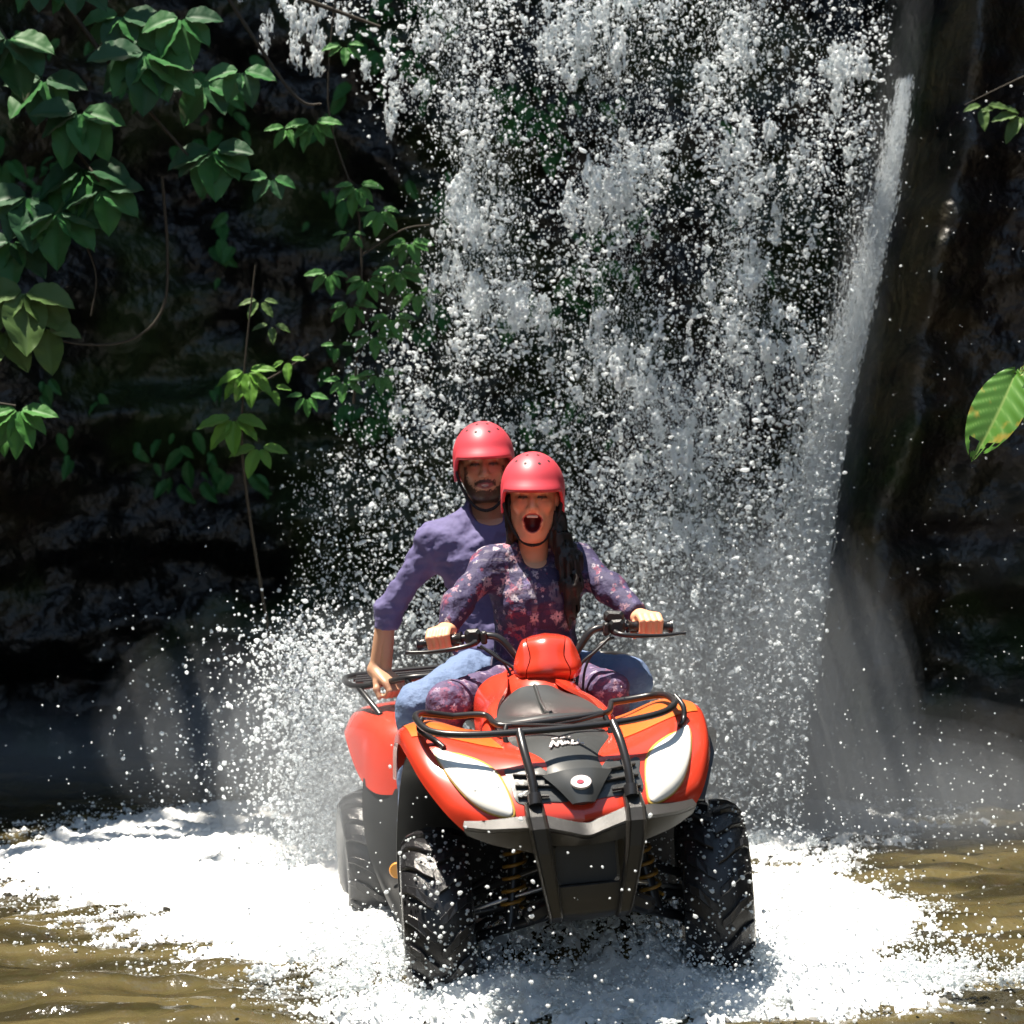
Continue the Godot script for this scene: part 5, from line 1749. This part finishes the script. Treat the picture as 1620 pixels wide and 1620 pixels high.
func spray() -> void:
	var xfs := []
	# the plume behind the left rear wheel
	for k in 9500:
		var t := pow(rng.randf(), 1.6)
		var p := V(-0.50 - 0.30 * rng.randf() + rng.randfn() * 0.10 - 0.12 * t, 0.02 + 0.85 * t + rng.randfn() * 0.05, -1.55 - rng.randf() * 0.7)
		if p.x > -0.42 and p.y < 0.3: continue
		xfs.append(Transform3D(spin().scaled(Vector3.ONE * minf(0.009, 0.0029 * exp(rng.randfn() * 0.5))), p))
	splash("spray_plume", "plume of white spray rising behind the quad bike's left rear fender", xfs, 21)
	xfs = []
	for k in 1200:
		var p := V(-1.05 + rng.randfn() * 0.28, 0.15 + absf(rng.randfn()) * 0.35, -2.4 + rng.randfn() * 0.3)
		xfs.append(Transform3D(spin().scaled(Vector3.ONE * minf(0.009, 0.0022 * exp(rng.randfn() * 0.6))), p))
	for k in 420:
		var p := V(rng.randf_range(-0.35, 0.9), rng.randf_range(0.05, 0.75), rng.randf_range(0.1, 0.75))
		if rng.randf() < smoothstep(0.2, 0.75, p.y) * 0.9: continue
		xfs.append(Transform3D(spin().scaled(Vector3.ONE * minf(0.006, 0.0026 * exp(rng.randfn() * 0.45))), p))
	for k in 600:
		var p := V(1.5 + rng.randfn() * 0.4, 0.05 + absf(rng.randfn()) * 0.25, -1.6 + rng.randfn() * 0.9)
		xfs.append(Transform3D(spin().scaled(Vector3.ONE * minf(0.0045, 0.0019 * exp(rng.randfn() * 0.5))), p))
	for k in 380:
		var p := V(1.75 + rng.randfn() * 0.45, rng.randf_range(0.1, 3.0), -2.95 + rng.randf() * 0.5)
		xfs.append(Transform3D(spin().scaled(Vector3.ONE * minf(0.0045, 0.0019 * exp(rng.randfn() * 0.5))), p))
	# water beads on the treads of the front tyres
	for q in [[-0.400, 0.265, -8.0], [0.420, 0.270, -10.5]]:
		for k in 260:
			var a := rng.randf_range(-0.6, 1.5)
			var x := rng.randf_range(-0.10, 0.10)
			var r := tyre_r(x, 0.10, 0.268) + 0.006
			var p := Basis(Vector3.UP, deg_to_rad(q[2])) * V(x, r * sin(a), r * cos(a)) + V(q[0], q[1], 0)
			xfs.append(Transform3D(spin().scaled(Vector3.ONE * minf(0.006, 0.0022 * exp(rng.randfn() * 0.5))), bike_xf * p))
	splash("flying_drops", "single drops flying in front of the tyres and over the river", xfs, 22)
	# froth where the white water thins out: flat beads lying on the brown water
	xfs = []
	var tries := 0
	while xfs.size() < 15000 and tries < 300000:
		tries += 1
		var x := rng.randf_range(-2.3, 2.0)
		var z := rng.randf_range(-3.5, 0.9)
		var f := foaminess(x, z)
		if f < 0.10: continue
		var r := noise_a.get_noise_2d(x * 3.2, z * 6.5) * 0.5 + noise_b.get_noise_2d(x * 11.0, z * 20.0) * 0.35
		var chance := smoothstep(-0.50, 0.05, f - 0.5 + r) * (0.25 + 0.75 * smoothstep(0.45, 0.0, f - 0.5 + r))
		if rng.randf() > chance * chance: continue
		var big := minf(0.0045, 0.0019 * exp(rng.randfn() * 0.5))
		var lift := pow(rng.randf(), 6.0) * 0.16 * smoothstep(0.2, 0.7, f)
		xfs.append(Transform3D(Basis(Vector3.UP, rng.randf() * TAU).scaled(V(big * 1.5, big * 0.9, big * 1.2)), V(x, water_y(x, z) + 0.004 + lift + maxf(0.0, f - 0.5 + r) * 0.05, z)))
	splash("froth", "beads of white froth along the borders of the churned water", xfs, 23)
	# splashes round the foot of each front wheel and along the front
	xfs = []
	for q in [[-0.16, 0.22, 0.20, 0.09, 2600], [0.62, 0.14, 0.18, 0.08, 2400], [0.25, 0.33, 0.34, 0.06, 3000], [0.25, -0.02, 0.28, 0.17, 3600], [0.98, 0.0, 0.18, 0.10, 1300], [-0.42, -0.1, 0.14, 0.10, 1500], [1.32, -0.12, 0.16, 0.09, 900]]:
		for k in q[4]:
			var p := V(q[0] + rng.randfn() * q[2], 0.0, q[1] + rng.randfn() * 0.09)
			p.y = water_y(p.x, p.z) + absf(rng.randfn()) * q[3]
			xfs.append(Transform3D(spin().scaled(Vector3.ONE * minf(0.006, 0.0023 * exp(rng.randfn() * 0.5))), p))
	splash("wheel_splash", "low splashes thrown up around the feet of the front wheels", xfs, 24)
	var webs := [[], [], []]
	for q in [[-0.15, 0.2, 0.18, 22], [0.65, 0.12, 0.16, 20], [0.25, 0.36, 0.32, 26], [0.2, -0.02, 0.26, 34], [1.0, 0.0, 0.2, 18], [-0.45, -0.05, 0.2, 16], [1.35, -0.12, 0.2, 14], [-0.7, -2.0, 0.12, 14], [0.95, -2.4, 0.3, 16]]:
		for k in q[3]:
			var p := V(q[0] + rng.randfn() * q[2], 0.0, q[1] + rng.randfn() * 0.08)
			p.y = water_y(p.x, p.z) + 0.02 + absf(rng.randfn()) * 0.04
			webs[k % 3].append(Transform3D(spin().scaled(V(1.3, 0.8, 1.0) * rng.randf_range(0.03, 0.11)), p))
	for k in 3:
		var w := copies(numbered("splash_web"), lace_mesh(31 + k), M.lace_water, webs[k], self)
		tag(w, ["torn sheets of water lifted near the front wheels", "ragged water curls lifted before the bumper", "broken crests standing up around the bike"][k], "spray", "", "stuff")

func bank_of_mist(at: Vector3, size: Vector3, density: float, label: String, lean := 0.0) -> void:
	# three shells inside one another, so that the bank thins out towards its border
	var o := thing("mist", label, "mist", Transform3D(Basis(Vector3.BACK, lean), at))
	o.set_meta("kind", "stuff")
	for q in [[1.35, 0.05], [1.1, 0.13], [0.85, 0.22], [0.6, 0.28], [0.38, 0.32]]:
		var m := FogMaterial.new()
		m.density = density * q[1]
		m.albedo = Color(0.92, 0.95, 0.98)
		var f := FogVolume.new()
		f.name = "haze" if q[0] > 1.3 else "haze_%03d" % int(q[0] * 100)
		f.shape = RenderingServer.FOG_VOLUME_SHAPE_ELLIPSOID
		f.size = size * q[0]
		f.position = V(rng.randfn() * 0.05, -0.12 * (1.0 - q[0]), rng.randfn() * 0.03) * size
		f.material = m
		o.add_child(f, true)

func mist() -> void:
	bank_of_mist(V(0.95, 0.40, -2.75), V(1.2, 1.4, 0.9), 3.4, "pale mist at the foot of the waterfall right of the bike")
	bank_of_mist(V(1.40, 0.12, -2.6), V(1.5, 0.6, 0.8), 1.7, "low mist in front of the dark rock at the right")
	bank_of_mist(V(-1.12, 0.35, -2.7), V(0.9, 0.7, 0.8), 1.6, "drifting mist over the pool left of the plume")
	bank_of_mist(V(-2.0, 0.12, -3.9), V(2.6, 0.4, 1.4), 0.6, "added low mist that lightens the still water at the far left")  # haze put in to lighten the dark water behind it
	bank_of_mist(V(-0.62, 0.28, -2.0), V(0.8, 0.9, 0.9), 2.4, "mist in the plume behind the left rear fender")
	bank_of_mist(V(-0.55, 0.30, -0.85), V(0.5, 0.75, 0.7), 1.0, "thin spray veiling the left rear fender")
	bank_of_mist(V(1.36, 1.6, -2.98), V(0.22, 3.3, 0.2), 2.6, "veil of fine spray along the stream at the right", -0.167)
